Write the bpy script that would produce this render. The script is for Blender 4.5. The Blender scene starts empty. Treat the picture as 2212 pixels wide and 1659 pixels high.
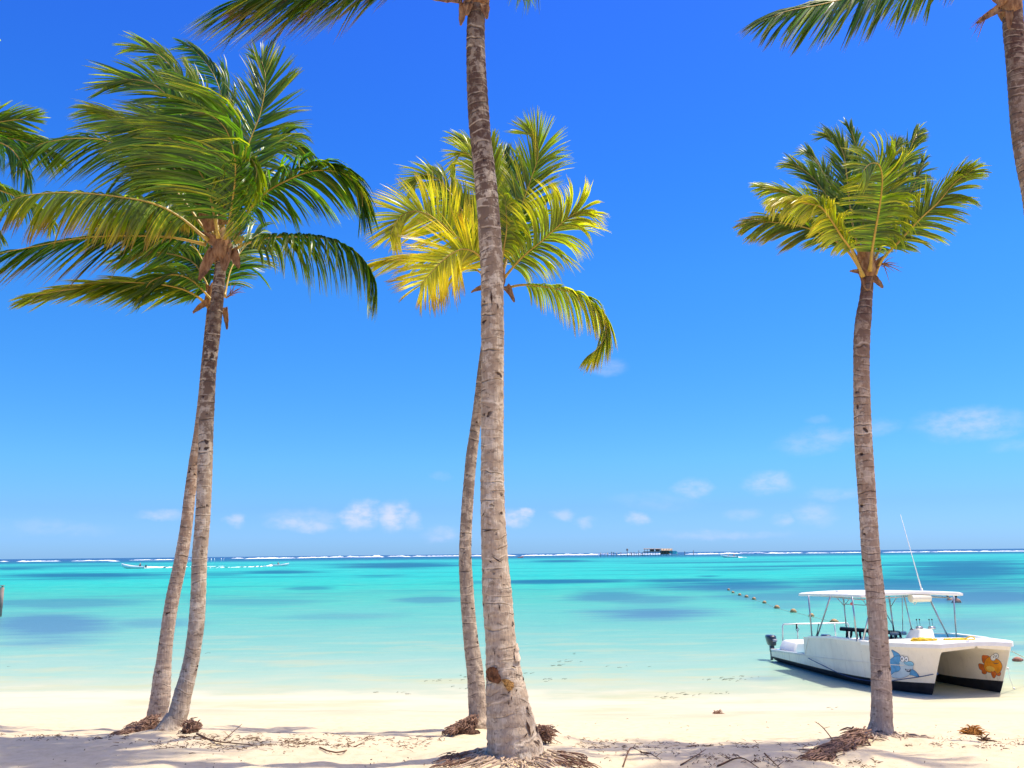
import bpy, bmesh, math, random
import numpy as np
from math import sin, cos, pi, radians, sqrt, atan2, exp, log
from mathutils import Vector, Matrix, noise
from mathutils.bvhtree import BVHTree

random.seed(7)
SC = bpy.context.scene
COL = SC.collection

# ------------------------------------------------------------------ camera
CAM_H = 3.0
PITCH = math.atan(366.8/1916.0)
ROLL = 0.0105
F_ = Vector((0, cos(PITCH), sin(PITCH)))
R0 = Vector((1, 0, 0)); U0 = Vector((0, -sin(PITCH), cos(PITCH)))
RT = (R0*cos(ROLL) - U0*sin(ROLL)).normalized()
UP = (U0*cos(ROLL) + R0*sin(ROLL)).normalized()
CAMP = Vector((0, 0, CAM_H))
cd = bpy.data.cameras.new('camera'); cam = bpy.data.objects.new('camera', cd); COL.objects.link(cam)
cd.sensor_width = 36; cd.lens = 1916/2212*36; cd.clip_start = 0.1; cd.clip_end = 60000
M = Matrix.Identity(4)
for i in range(3):
    M[i][0] = RT[i]; M[i][1] = UP[i]; M[i][2] = -F_[i]; M[i][3] = CAMP[i]
cam.matrix_world = M
SC.camera = cam

# ------------------------------------------------------------------ light
SUN_EL = radians(66); SUN_AZ = radians(10)       # azimuth from +X towards +Y
SD = Vector((cos(SUN_EL)*cos(SUN_AZ), cos(SUN_EL)*sin(SUN_AZ), sin(SUN_EL)))
sl = bpy.data.lights.new('sun', 'SUN'); so = bpy.data.objects.new('sun', sl); COL.objects.link(so)
sl.energy = 3.4; sl.angle = radians(0.5); sl.color = (1.0, 0.94, 0.80)
so.rotation_euler = SD.to_track_quat('Z', 'Y').to_euler(); so.location = (0, 0, 60)
SC.view_settings.view_transform = 'Standard'; SC.view_settings.look = 'None'
SC.view_settings.exposure = 0.55; SC.view_settings.gamma = 1
SC.cycles.max_bounces = 6; SC.cycles.transparent_max_bounces = 12
SC.cycles.sample_clamp_indirect = 6

def pdir(px, py):
    return (F_ + RT*((px-1106)/1916) + UP*((829.5-py)/1916))
def at(px, py, Y):
    """point of the world seen at photo pixel (2212 wide) at distance Y"""
    d = pdir(px, py)
    return CAMP + d*(Y/d.y)
def onz(px, py, z=0.0):
    d = pdir(px, py)
    return CAMP + d*((z-CAM_H)/d.z)

def lin(c):
    return tuple(((v/255)/12.92 if v/255 <= .04045 else (((v/255)+.055)/1.055)**2.4) for v in c)

# ------------------------------------------------------------------ node helpers
class NT:
    def __init__(s, tree): s.t = tree; s.n = tree.nodes; s.l = tree.links
    def new(s, typ, ins=None, **kw):
        n = s.n.new(typ)
        for k, v in kw.items(): setattr(n, k, v)
        if ins:
            for k, v in ins.items(): s.set(n, k, v)
        return n
    def set(s, n, k, v):
        sock = n.inputs[k]
        if isinstance(v, bpy.types.NodeSocket): s.l.new(v, sock)
        elif isinstance(v, bpy.types.Node): s.l.new(v.outputs[0], sock)
        else:
            if sock.type == 'RGBA' and len(v) == 3: v = tuple(v)+(1,)
            sock.default_value = v
    def math(s, op, a, b=0.0, c=None, clamp=False):
        n = s.n.new('ShaderNodeMath'); n.operation = op; n.use_clamp = clamp
        s.set(n, 0, a); s.set(n, 1, b)
        if c is not None: s.set(n, 2, c)
        return n.outputs[0]
    def vmath(s, op, a, b=None):
        n = s.n.new('ShaderNodeVectorMath'); n.operation = op
        s.set(n, 0, a)
        if b is not None: s.set(n, 1, b)
        return n.outputs['Value'] if op in ('LENGTH', 'DOT_PRODUCT', 'DISTANCE') else n.outputs[0]
    def mix(s, fac, a, b, mode='MIX'):
        n = s.n.new('ShaderNodeMix'); n.data_type = 'RGBA'; n.blend_type = mode
        s.set(n, 0, fac); s.set(n, 6, a); s.set(n, 7, b)
        return n.outputs[2]
    def ramp(s, fac, stops, interp='LINEAR'):
        n = s.n.new('ShaderNodeValToRGB'); cr = n.color_ramp; cr.interpolation = interp
        s.set(n, 0, fac)
        while len(cr.elements) < len(stops): cr.elements.new(0.5)
        for e, (p, c) in zip(cr.elements, stops):
            e.position = p
            e.color = (tuple(c)+(1,)) if not isinstance(c, (int, float)) else (c, c, c, 1)
        return n.outputs[0]
    def noise(s, vec, scale, detail=3, rough=.55, dist=0):
        n = s.n.new('ShaderNodeTexNoise')
        s.set(n, 'Vector', vec); s.set(n, 'Scale', scale); s.set(n, 'Detail', detail)
        s.set(n, 'Roughness', rough); s.set(n, 'Distortion', dist)
        return n.outputs[0]
    def mapr(s, v, a, b, c=0., d=1., smooth=False):
        n = s.n.new('ShaderNodeMapRange')
        if smooth: n.interpolation_type = 'SMOOTHSTEP'
        s.set(n, 0, v); s.set(n, 1, a); s.set(n, 2, b); s.set(n, 3, c); s.set(n, 4, d)
        return n.outputs[0]
    def scale(s, vec, sx, sy, sz):
        return s.vmath('MULTIPLY', vec, (sx, sy, sz))

def material(name):
    m = bpy.data.materials.new(name); m.use_nodes = True
    t = NT(m.node_tree); m.node_tree.nodes.clear()
    out = t.new('ShaderNodeOutputMaterial')
    return m, t, out
def simple(name, col, rough=.6, spec=.3, metal=0., var=.12, nscale=8., bump=0., coat=0.):
    m, t, out = material(name)
    tc = t.new('ShaderNodeTexCoord')
    nz = t.noise(tc.outputs['Object'], nscale, 4)
    dark = tuple(c*(1-var*2) for c in col); lite = tuple(min(1, c*(1+var)) for c in col)
    c = t.ramp(nz, [(.3, dark), (.55, col), (.75, lite)])
    b = t.new('ShaderNodeBsdfPrincipled', {'Base Color': c, 'Roughness': rough, 'Metallic': metal, 'Specular IOR Level': spec, 'Coat Weight': coat})
    if bump:
        bp = t.new('ShaderNodeBump', {'Strength': bump, 'Distance': .02, 'Height': t.noise(tc.outputs['Object'], nscale*4, 4)})
        t.set(b, 'Normal', bp)
    t.l.new(b.outputs[0], out.inputs[0])
    return m

# ------------------------------------------------------------------ world
w = bpy.data.worlds.new('World'); SC.world = w; w.use_nodes = True
t = NT(w.node_tree); t.n.clear()
out = t.new('ShaderNodeOutputWorld')
sky = t.new('ShaderNodeTexSky'); sky.sky_type = 'NISHITA'; sky.sun_disc = False
sky.sun_elevation = SUN_EL; sky.sun_rotation = pi/2 - SUN_AZ
sky.altitude = 0; sky.air_density = 1.0; sky.dust_density = 0.35; sky.ozone_density = 2.2
geo = t.new('ShaderNodeTexCoord')
dirv = geo.outputs['Generated']
hs = t.new('ShaderNodeHueSaturation', {'Saturation': SAT if 'SAT' in globals() else 1.25, 'Value': 1.0, 'Color': sky.outputs[0]})
sep = t.new('ShaderNodeSeparateXYZ', {0: dirv})
# deep tropical blue by height above the horizon; overhead paled as added fill light
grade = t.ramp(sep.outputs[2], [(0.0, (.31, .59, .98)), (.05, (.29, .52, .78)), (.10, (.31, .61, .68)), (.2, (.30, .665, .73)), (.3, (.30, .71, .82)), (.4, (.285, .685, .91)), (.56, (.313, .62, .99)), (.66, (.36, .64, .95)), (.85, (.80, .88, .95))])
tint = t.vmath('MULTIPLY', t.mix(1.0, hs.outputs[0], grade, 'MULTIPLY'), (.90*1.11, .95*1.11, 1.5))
az = t.math('ARCTAN2', sep.outputs[0], sep.outputs[1])
el = t.math('ARCSINE', sep.outputs[2])
pv = t.new('ShaderNodeCombineXYZ', {0: az, 1: el, 2: 0.0})
# soft small fair-weather clouds low over the sea
CL = [(355,1113,34,9,.4),(510,1125,16,14,.5),(655,1133,58,14,.5),(672,1118,75,16,.22),(776,1112,34,26,.8),(795,1098,20,18,.5),
 (848,1114,32,26,.8),(868,1100,18,18,.55),(895,1122,16,20,.4),(955,1155,36,14,.3),(1110,1122,28,18,.6),(1133,1106,16,9,.8),(1215,1112,26,12,.42),
 (1268,1128,20,11,.35),(1378,1121,22,12,.5),(1312,795,34,18,.35),(1496,1055,34,16,.55),(1660,1042,40,20,.62),(1752,955,60,24,.35),
 (1800,940,50,15,.45),(1895,925,36,16,.3),(1770,908,26,10,.2),(2090,916,80,26,.62),(2120,930,60,16,.4),(2190,960,40,12,.2),(1800,1066,50,12,.32),(1560,1155,110,10,.22),
 (1765,1110,36,20,.3),(1600,1110,30,12,.2),(120,1140,90,14,.14),(955,1027,24,7,.2),(1420,1080,90,18,.15),(1688,1118,20,12,.3)]
wn = t.new('ShaderNodeTexNoise', {'Vector': t.scale(pv, 1, 1.6, 1), 'Scale': 26.0, 'Detail': 5.0, 'Roughness': .6})
warp = t.vmath('MULTIPLY', t.vmath('SUBTRACT', wn.outputs['Color'], (.5, .5, .5)), (.034, .020, 0))
pw = t.vmath('ADD', pv, warp)
tot = None
for (cx, cy, rx, ry, a) in CL:
    d = pdir(cx, cy).normalized()
    a0 = atan2(d.x, d.y); e0 = math.asin(d.z)
    sx = 1916/rx*.72; sy = 1916/ry*.72
    v = t.vmath('LENGTH', t.vmath('MULTIPLY', t.vmath('SUBTRACT', pw, (a0, e0, 0)), (sx, sy, 0)))
    mk = t.mapr(v, 0.25, 1.1, min(1, a*(1.1 if cy > 1090 else .72)), 0, True)
    tot = mk if tot is None else t.math('MAXIMUM', tot, mk)
cn = t.noise(t.scale(pv, 1, 1.8, 1), 60.0, 5, .6)
cm = t.math('MULTIPLY', tot, t.mapr(cn, .32, .60, .25, .85))
skyc = t.mix(cm, tint, (4.9, 5.0, 7.1))
# added warm glow round the sun, above the frame, lifting and warming the shade
fill_glow = t.math('POWER', t.math('MAXIMUM', t.vmath('DOT_PRODUCT', dirv, tuple(SD)), 0.0), 22.0)
skyc = t.vmath('ADD', skyc, t.vmath('MULTIPLY', t.new('ShaderNodeCombineXYZ', {0: fill_glow, 1: fill_glow, 2: fill_glow}).outputs[0], (54, 42, 25)))
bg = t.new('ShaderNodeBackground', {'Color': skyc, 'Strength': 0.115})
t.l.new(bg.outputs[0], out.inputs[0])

# ------------------------------------------------------------------ object helpers
def tag(o, label=None, cat=None, group=None, kind=None):
    if label: o['label'] = label
    if cat: o['category'] = cat
    if group: o['group'] = group
    if kind: o['kind'] = kind
    return o
def empty(name, loc, label=None, cat=None, group=None):
    o = bpy.data.objects.new(name, None); COL.objects.link(o); o.location = loc; o.empty_display_size = .2
    return tag(o, label, cat, group)
def obj(name, verts, faces, mats, parent=None, smooth=True, mi=None):
    """verts are world coordinates"""
    me = bpy.data.meshes.new(name)
    off = Vector((0, 0, 0))
    if parent is not None:
        off = Vector(parent.location)
        p = parent.parent
        while p is not None: off += Vector(p.location); p = p.parent
    elif len(verts):
        a = np.array([tuple(v) for v in verts]); off = Vector((a[:, 0].mean(), a[:, 1].mean(), a[:, 2].min()))
    me.from_pydata([(v[0]-off[0], v[1]-off[1], v[2]-off[2]) for v in verts], [], faces)
    if not isinstance(mats, (list, tuple)): mats = [mats]
    for m_ in mats: me.materials.append(m_)
    if mi is not None: me.polygons.foreach_set('material_index', mi)
    me.polygons.foreach_set('use_smooth', [smooth]*len(me.polygons))
    me.update()
    o = bpy.data.objects.new(name, me); COL.objects.link(o)
    if parent is not None: o.parent = parent
    else: o.location = off
    return o
class MB:
    """collects shapes for one mesh"""
    def __init__(s): s.v = []; s.f = []; s.m = []
    def add(s, vs, fs, mi=0):
        k = len(s.v); s.v += [tuple(v) for v in vs]; s.f += [tuple(i+k for i in f) for f in fs]; s.m += [mi]*len(fs)
    def box(s, c, size, rot=None, mi=0, taper=1.0, bev=0.0):
        hx, hy, hz = size[0]/2, size[1]/2, size[2]/2
        R = rot if rot is not None else Matrix.Identity(3)
        vs = []
        b = min(bev, hx*.45, hy*.45, hz*.45)
        if b <= 0:
            for z, k in ((-hz, 1), (hz, taper)):
                for x, y in ((-hx, -hy), (hx, -hy), (hx, hy), (-hx, hy)): vs.append(Vector(c)+R@Vector((x*k, y*k, z)))
            s.add(vs, [(3, 2, 1, 0), (4, 5, 6, 7), (0, 1, 5, 4), (1, 2, 6, 5), (2, 3, 7, 6), (3, 0, 4, 7)], mi)
        else:
            rows = [(-hz, b), (-hz+b, 0), (hz-b, 0), (hz, b)]
            for ri, (z, ins) in enumerate(rows):
                k = 1 + (taper-1)*((z+hz)/(2*hz))
                X = hx*k-ins; Y = hy*k-ins
                for x, y in ((-X+b, -Y), (X-b, -Y), (X, -Y+b), (X, Y-b), (X-b, Y), (-X+b, Y), (-X, Y-b), (-X, -Y+b)):
                    vs.append(Vector(c)+R@Vector((x, y, z)))
            fs = [tuple(range(7, -1, -1)), tuple(range(24, 32))]
            for r in range(3):
                for i in range(8): fs.append((r*8+i, r*8+(i+1) % 8, r*8+8+(i+1) % 8, r*8+8+i))
            s.add(vs, fs, mi)
    def tube(s, pts, rad, n=8, cap=True, mi=0, squash=1.0):
        pts = [Vector(p) for p in pts]
        if isinstance(rad, (int, float)): rad = [rad]*len(pts)
        vs = []; fs = []
        prev = None
        for i, p in enumerate(pts):
            T = (pts[min(i+1, len(pts)-1)]-pts[max(i-1, 0)])
            if T.length < 1e-9: T = Vector((0, 0, 1))
            T.normalize()
            if prev is None:
                a = Vector((0, 0, 1)) if abs(T.z) < .9 else Vector((1, 0, 0))
                prev = T.cross(a).normalized()
            A = (prev - T*prev.dot(T)).normalized(); B = T.cross(A); prev = A
            for k in range(n):
                th = 2*pi*k/n
                vs.append(p + (A*cos(th)+B*sin(th)*squash)*rad[i])
        for i in range(len(pts)-1):
            for k in range(n): fs.append((i*n+k, i*n+(k+1) % n, (i+1)*n+(k+1) % n, (i+1)*n+k))
        if cap:
            fs.append(tuple(range(n-1, -1, -1))); fs.append(tuple((len(pts)-1)*n+k for k in range(n)))
        s.add(vs, fs, mi)
    def ball(s, c, r, n=10, mi=0, sq=(1, 1, 1)):
        vs = [Vector(c)+Vector((0, 0, -r*sq[2]))]; fs = []
        m = n//2
        for i in range(1, m):
            ph = -pi/2+pi*i/m
            for k in range(n):
                vs.append(Vector(c)+Vector((r*cos(ph)*cos(2*pi*k/n)*sq[0], r*cos(ph)*sin(2*pi*k/n)*sq[1], r*sin(ph)*sq[2])))
        vs.append(Vector(c)+Vector((0, 0, r*sq[2])))
        for k in range(n): fs.append((0, 1+(k+1) % n, 1+k))
        for i in range(m-2):
            for k in range(n): fs.append((1+i*n+k, 1+i*n+(k+1) % n, 1+(i+1)*n+(k+1) % n, 1+(i+1)*n+k))
        L = len(vs)-1
        for k in range(n): fs.append((L, L-n+k, L-n+(k+1) % n))
        s.add(vs, fs, mi)
    def build(s, name, mats, parent=None, smooth=True):
        return obj(name, s.v, s.f, mats, parent, smooth, s.m)
def autosmooth(o, ang=35):
    me = o.data
    bm = bmesh.new(); bm.from_mesh(me)
    for e in bm.edges:
        if len(e.link_faces) == 2 and e.calc_face_angle(0) > radians(ang): e.smooth = False
    bm.to_mesh(me); bm.free()
    return o
def crom(pts, n):
    """Catmull-Rom, n samples by arc length"""
    P = [Vector(p) for p in pts]
    if len(P) == 2: P = [P[0], (P[0]+P[1])/2, P[1]]
    Q = [P[0]*2-P[1]]+P+[P[-1]*2-P[-2]]
    res = []
    for i in range(1, len(Q)-2):
        for k in range(12):
            u = k/12; a, b, c, d = Q[i-1], Q[i], Q[i+1], Q[i+2]
            res.append(.5*((2*b)+(c-a)*u+(2*a-5*b+4*c-d)*u*u+(3*b-a-3*c+d)*u**3))
    res.append(P[-1])
    L = [0]
    for i in range(1, len(res)): L.append(L[-1]+(res[i]-res[i-1]).length)
    outp = []; j = 0
    for k in range(n):
        s = L[-1]*k/(n-1)
        while j < len(L)-2 and L[j+1] < s: j += 1
        u = (s-L[j])/max(1e-9, L[j+1]-L[j])
        outp.append(res[j].lerp(res[j+1], min(1, max(0, u))))
    return outp, L[-1]

# ------------------------------------------------------------------ ground
MOUNDS = []      # (x, y, height, radius)
PROF = [(-1e6, 1.42), (0, 1.42), (6, 1.34), (8.2, 1.26), (9.4, 1.16), (10.2, 1.08), (11.2, .97), (13.6, .56), (16.2, .24), (18.2, 0.0), (21, -.13), (27, -.4), (45, -1.5), (80, -2.8), (150, -4), (1e6, -4)]
def ground(x, y, fine=True):
    yy = y + .075*max(-30, min(30, x)) + .25*sin(x*.35+1)+.12*sin(x*.9)
    for i in range(len(PROF)-1):
        if yy <= PROF[i+1][0]:
            a, b = PROF[i], PROF[i+1]; u = (yy-a[0])/(b[0]-a[0]); h = a[1]+(b[1]-a[1])*u; break
    for (mx, my, mh, mr) in MOUNDS:
        d2 = ((x-mx)**2+((y-my)*1.1)**2)/(mr*mr)
        if d2 < 6: h += mh*exp(-d2)
    if fine and abs(x) < 40 and -5 < y < 22:
        k = min(1, max(0, (16.5-yy)/5))
        h += k*(.035*noise.noise(Vector((x*.7, y*.9, 0))) + .022*noise.noise(Vector((x*2.3, y*2.6, 3)))+.012*noise.noise(Vector((x*6, y*6, 7))))
        # the little ledge of the wrack line
        e = 9.75 + .35*noise.noise(Vector((x*.5, 0, 9)))
        h -= k*.05*(1/(1+exp(-(yy-e)*12)))
        h += k*.03*max(0, noise.noise(Vector((x*3.1, y*3.1, 12)))) - k*.05*max(0, noise.noise(Vector((x*3.6, y*4.2, 22)))-.22)
    return h
def toground(px, py, off=0.):
    """where the ray of a pixel meets the sand"""
    d = pdir(px, py); lo, hi = 5.0, 30.0
    for i in range(60):
        m_ = (lo+hi)/2; p = CAMP+d*(m_/d.y)
        if p.z > ground(p.x, p.y, False)+off: lo = m_
        else: hi = m_
    p = CAMP+d*(hi/d.y)
    return p
# palm stations: base pixel, used to stand each trunk on the sand
BASE = {'LF': (368, 1585), 'LB': (338, 1561), 'CF': (1112, 1624), 'CB': (1036, 1563), 'R': (1901, 1590)}
MH = {'CF': .15, 'R': .10, 'LF': .05, 'LB': .04, 'CB': .06}
PB = {k: toground(*v, MH[k]) for k, v in BASE.items()}
MOUNDS += [(PB['CF'].x, PB['CF'].y, .15, .75), (PB['R'].x, PB['R'].y, .10, .5), (PB['LF'].x, PB['LF'].y, .05, .7), (PB['LB'].x, PB['LB'].y, .04, .3),
           (PB['CB'].x, PB['CB'].y, .06, .5), (PB['CF'].x-2.6, 8.3, .10, 1.6), (2.6, 7.9, .08, 1.2), (-4.8, 7.2, .1, 1.6), (4.6, 7.5, .1, 1.1)]

# ---- sand material
m_sand, t, out = material('sand')
tc = t.new('ShaderNodeTexCoord'); P = tc.outputs['Object']
sx = t.new('ShaderNodeSeparateXYZ', {0: P})
shore = t.math('ADD', sx.outputs[1], t.math('MULTIPLY', sx.outputs[0], .075))
n1 = t.noise(P, .8, 5); n2 = t.noise(P, 9, 6, .65); n3 = t.noise(P, 60, 3, .7)
dry = t.ramp(n2, [(.25, (.54, .42, .26)), (.5, (.65, .52, .335)), (.8, (.71, .58, .40))])
shw = t.math('ADD', shore, t.math('MULTIPLY', t.math('SUBTRACT', n1, .5), 1.2))
wet = t.mapr(shw, 15.3, 16.6, 0, 1, True)
c = t.mix(wet, dry, t.ramp(n1, [(.35, (.54, .42, .28)), (.65, (.62, .50, .34))]))
wet2 = t.mapr(shw, 17.6, 18.6, 0, 1, True)
c = t.mix(wet2, c, (.62, .50, .35))
# fine dark grains, leaf crumbs
spk = t.mapr(t.noise(t.scale(P, 1, 1, 1), 38, 2, .5), .70, .76, 0, 1)
zone = t.mapr(shore, 10.2, 14.5, .75, .0)
c = t.mix(t.math('MULTIPLY', spk, zone), c, (.22, .14, .09))
# thin lines of crumbs parallel to the shore
ln = t.noise(t.scale(P, 1.6, 9.0, 1), 1.6, 5, .65)
lm = t.math('MULTIPLY', t.mapr(ln, .60, .68, 0, .75), t.mapr(t.math('ABSOLUTE', t.math('SUBTRACT', shore, 10.3)), 0.25, 1.1, 1, 0))
c = t.mix(lm, c, (.30, .17, .11))
hgt = t.math('ADD', t.math('MULTIPLY', n2, .7), t.math('MULTIPLY', n3, .25))
bp = t.new('ShaderNodeBump', {'Strength': .55, 'Distance': .03, 'Height': hgt})
b = t.new('ShaderNodeBsdfPrincipled', {'Base Color': c, 'Roughness': t.mapr(wet2, 0, 1, .9, .45), 'Specular IOR Level': .25, 'Normal': bp})
t.l.new(b.outputs[0], out.inputs[0])

def axis(fine0, fine1, step, far0, far1):
    a = list(np.arange(fine0, fine1+step*.5, step))
    s = step; v = fine1
    while v < far1: s *= 1.28; v += s; a.append(v)
    s = step; v = fine0; pre = []
    while v > far0: s *= 1.28; v -= s; pre.append(v)
    return pre[::-1]+a
def sheet(name, xs, ys, zf, mat):
    vs = [(x, y, zf(x, y)) for y in ys for x in xs]
    nx = len(xs)
    fs = [(j*nx+i, j*nx+i+1, (j+1)*nx+i+1, (j+1)*nx+i) for j in range(len(ys)-1) for i in range(nx-1)]
    o = obj(name, vs, fs, mat, None, True)
    # keep object space = world space
    loc = Vector(o.location); o.data.transform(Matrix.Translation(loc)); o.location = (0, 0, 0)
    return o
gx = axis(-8.5, 9.5, .07, -25000, 25000); gy = axis(6.6, 12.6, .05, -400, 12.5)[:-1] + axis(12.6, 22, .12, 12.7, 32000)[0:]
gy = sorted(set(round(v, 4) for v in gy))
gnd = sheet('ground', gx, gy, ground, m_sand); tag(gnd, kind='structure')

# ---- water
m_water, t, out = material('lagoon_water')
tc = t.new('ShaderNodeTexCoord'); P = tc.outputs['Object']
sx = t.new('ShaderNodeSeparateXYZ', {0: P}); X = sx.outputs[0]; Y = sx.outputs[1]
shore = t.math('ADD', Y, t.math('MULTIPLY', t.math('MAXIMUM', t.math('MINIMUM', X, 30.), -30.), .075))
nS = t.noise(t.scale(P, .6, 1, 1), .8, 4, .6)
nA = t.noise(t.scale(P, .35, 1, 1), .16, 4, .6)
nB = t.noise(t.scale(P, .12, .5, 1), .05, 4, .6)
LG = t.math('LOGARITHM', t.math('MAXIMUM', shore, 1.), 10.)
LGn = t.math('ADD', t.math('ADD', LG, t.math('MULTIPLY', t.math('SUBTRACT', nS, .5), t.mapr(shore, 18.5, 30, .085, .14))), t.math('MULTIPLY', t.math('SUBTRACT', nA, .5), .10))
K = 1.42
def wc(*c): v = lin(c); return (v[0]/K*.76, v[1]/K*.70, v[2]/K*.60)
def pos(d): return (math.log10(d)-1.2)/2.0
stops = [(18.0, (253, 242, 218)), (19.3, (242, 241, 220)), (20.9, (222, 240, 226)), (24, (190, 235, 227)), (30, (158, 229, 223)), (38, (134, 225, 221)), (50, (114, 225, 219)), (66, (96, 228, 216)),
         (90, (70, 238, 226)), (125, (52, 240, 236)), (240, (62, 243, 240)), (330, (50, 222, 230)), (430, (70, 240, 240)), (560, (44, 190, 215)), (650, (30, 140, 190)), (1000, (28, 120, 182)), (1150, (40, 105, 185))]
cols = [(pos(d), wc(*c)) for d, c in stops]; cols[0] = (cols[0][0], (.61, .495, .35)); cols[1] = (cols[1][0], (.60, .53, .39))
base = t.ramp(t.mapr(LGn, 1.2, 3.2, 0, 1), cols)
# pale sandy clouds in the shallows
pale = t.math('MULTIPLY', t.mapr(t.noise(t.scale(P, .3, 1, 1), .7, 6, .66), .48, .66, 0, .7, True), t.mapr(shore, 22, 38, 1, .15))
base = t.mix(pale, base, wc(225, 236, 205))
PT = [(130,1304,330,18,.5),(110,1350,280,44,.75),(330,1346,220,16,.45),(60,1368,240,14,.4),(185,1243,400,14,.95),(20,1228,200,6,.8),(180,1222,420,6,.5),(600,1234,190,8,.8),(470,1240,120,10,.5),(670,1270,90,7,.5),
 (540,1300,260,12,.35),(865,1221,260,14,.85),(820,1244,140,5,.5),(1215,1212,130,6,.8),(1210,1256,420,11,.95),(1480,1254,300,10,.8),(1600,1265,380,26,.9),(1315,1288,170,22,.6),(1395,1298,220,16,.5),(1410,1325,340,24,.75),
 (930,1295,120,12,.5),(1960,1263,640,36,.95),(2080,1226,330,42,.9),(2120,1290,380,26,.8),(1700,1308,160,16,.35),(1800,1222,700,5,.7),(1560,1215,420,4,.6),(1620,1231,200,4,.5),(1530,1245,60,4,.6),(2080,1345,330,40,.42),
 (1700,1290,300,16,.55),(2100,1400,300,16,.35),(740,1330,300,14,.3),(1650,1465,120,10,.3)]
tot = None
wn = t.new('ShaderNodeTexNoise', {'Vector': t.scale(P, .28, 1, 1), 'Scale': .035, 'Detail': 8.0, 'Roughness': .74})
wn2 = t.noise(t.scale(P, .25, 1, 1), .75, 4, .6)
wj = t.math('ADD', t.math('MULTIPLY', t.math('SUBTRACT', wn.outputs[0], .5), 4.2), t.math('MULTIPLY', t.math('SUBTRACT', wn2, .5), .9))
LY = t.math('LOGARITHM', t.math('MAXIMUM', Y, 1.), 10.)
PL = t.new('ShaderNodeCombineXYZ', {0: t.math('DIVIDE', X, t.math('MAXIMUM', Y, 1.)), 1: LY, 2: 0.})
for (cx, cy, ww, hh, a) in PT:
    if cy > 1280: hh *= 1.35; a = min(1, a*1.1)
    p = onz(cx, cy); pu = onz(cx, cy-hh/2); pd = onz(cx, cy+hh/2)
    lw = (math.log10(pu.y)-math.log10(pd.y))/2
    v = t.vmath('LENGTH', t.vmath('MULTIPLY', t.vmath('SUBTRACT', PL, (p.x/p.y, math.log10(p.y), 0)), (1/(ww/2/1916), 1/lw, 0)))
    mk = t.mapr(t.math('ADD', v, wj), .35, 1.45, min(1, a*1.2), 0, True)
    tot = mk if tot is None else t.math('MAXIMUM', tot, mk)
deep = t.mix(t.mapr(shore, 30, 90, 0, 1), wc(112, 172, 214), wc(26, 132, 178))
gen = t.math('MULTIPLY', t.mapr(t.noise(t.scale(P, .2, 1, 1), .05, 7, .7), .50, .66, 0, .5, True), t.mapr(shore, 30, 60, 0, 1))
base = t.mix(t.math('MAXIMUM', tot, gen), base, deep)
# fine wave streaks
st = t.noise(t.scale(P, .35, 1.3, 1), 1.6, 5, .65)
stf = t.mapr(shore, 24, 70, 0.05, 1)
base = t.mix(t.math('MULTIPLY', stf, t.mapr(st, .35, .62, .34, 0)), base, deep)
foam_glint = t.math('MULTIPLY', t.mapr(t.noise(t.scale(P, .55, 1.6, 1), 2.6, 3, .6), .745, .78, 0, .75), t.mapr(X, -5, 12, .35, 1))  # white flecks: foam, with sparkle glints painted into the colour towards the right
foam_glint = t.math('MULTIPLY', foam_glint, t.mapr(shore, 21.5, 30, 0, 1))
base = t.mix(foam_glint, base, (.85, .9, .9))
hn = t.math('ADD', t.math('MULTIPLY', t.noise(t.scale(P, .45, 1.2, 1), 2.2, 4, .6), 1.), t.math('MULTIPLY', t.noise(t.scale(P, .6, 1.2, 1), 9, 3, .6), .35))
bp = t.new('ShaderNodeBump', {'Strength': t.mapr(shore, 19.5, 40, .10, .5), 'Distance': .12, 'Height': hn})
df = t.new('ShaderNodeBsdfDiffuse', {'Color': base, 'Normal': bp}); gl = t.new('ShaderNodeBsdfGlossy', {'Color': (1, 1, 1), 'Roughness': .16, 'Normal': bp})
fz = t.new('ShaderNodeFresnel', {'IOR': 1.33, 'Normal': bp})
pb = t.new('ShaderNodeMixShader', {0: t.math('MULTIPLY', fz, t.mapr(shore, 19, 26, .03, .22)), 1: df, 2: gl})
tr = t.new('ShaderNodeBsdfTransparent', {'Color': (.98, 1., .99)})
shn = t.math('ADD', shore, t.math('MULTIPLY', t.math('SUBTRACT', nS, .5), .8))
mx = t.new('ShaderNodeMixShader', {0: t.mapr(shn, 17.0, 18.1, 0.3, .99, True), 1: tr, 2: pb})
t.l.new(mx.outputs[0], out.inputs[0])
wx = axis(-12, 14, 1.0, -25000, 25000); wy = axis(16, 40, .5, 15.9, 31000)
wat = sheet('water', wx, wy, lambda x, y: 0.0, m_water); tag(wat, kind='structure')

# ------------------------------------------------------------------ shared materials
m_leaf, t, out = material('palm_leaflet')
at_ = t.new('ShaderNodeAttribute', attribute_name='leafcol')
d1 = t.new('ShaderNodeBsdfPrincipled', {'Base Color': at_.outputs['Color'], 'Roughness': .33, 'Specular IOR Level': .6})
tl = t.new('ShaderNodeBsdfTranslucent', {'Color': t.mix(1.0, at_.outputs['Color'], (1.4, 1.8, .4), 'MULTIPLY')})
mx = t.new('ShaderNodeMixShader', {0: .48, 1: d1, 2: tl}); t.l.new(mx.outputs[0], out.inputs[0])
m_stalk = simple('palm_stalk', (.50, .33, .055), .4, .4, var=.15, nscale=5)
m_sheath, t, out = material('leaf_sheath')
tc = t.new('ShaderNodeTexCoord'); P = tc.outputs['Object']
c = t.ramp(t.noise(t.scale(P, 3, 3, 1), 9, 5, .6), [(.3, (.16, .07, .035)), (.5, (.38, .20, .10)), (.75, (.56, .36, .19))])
b = t.new('ShaderNodeBsdfPrincipled', {'Base Color': c, 'Roughness': .75, 'Specular IOR Level': .2})
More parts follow.
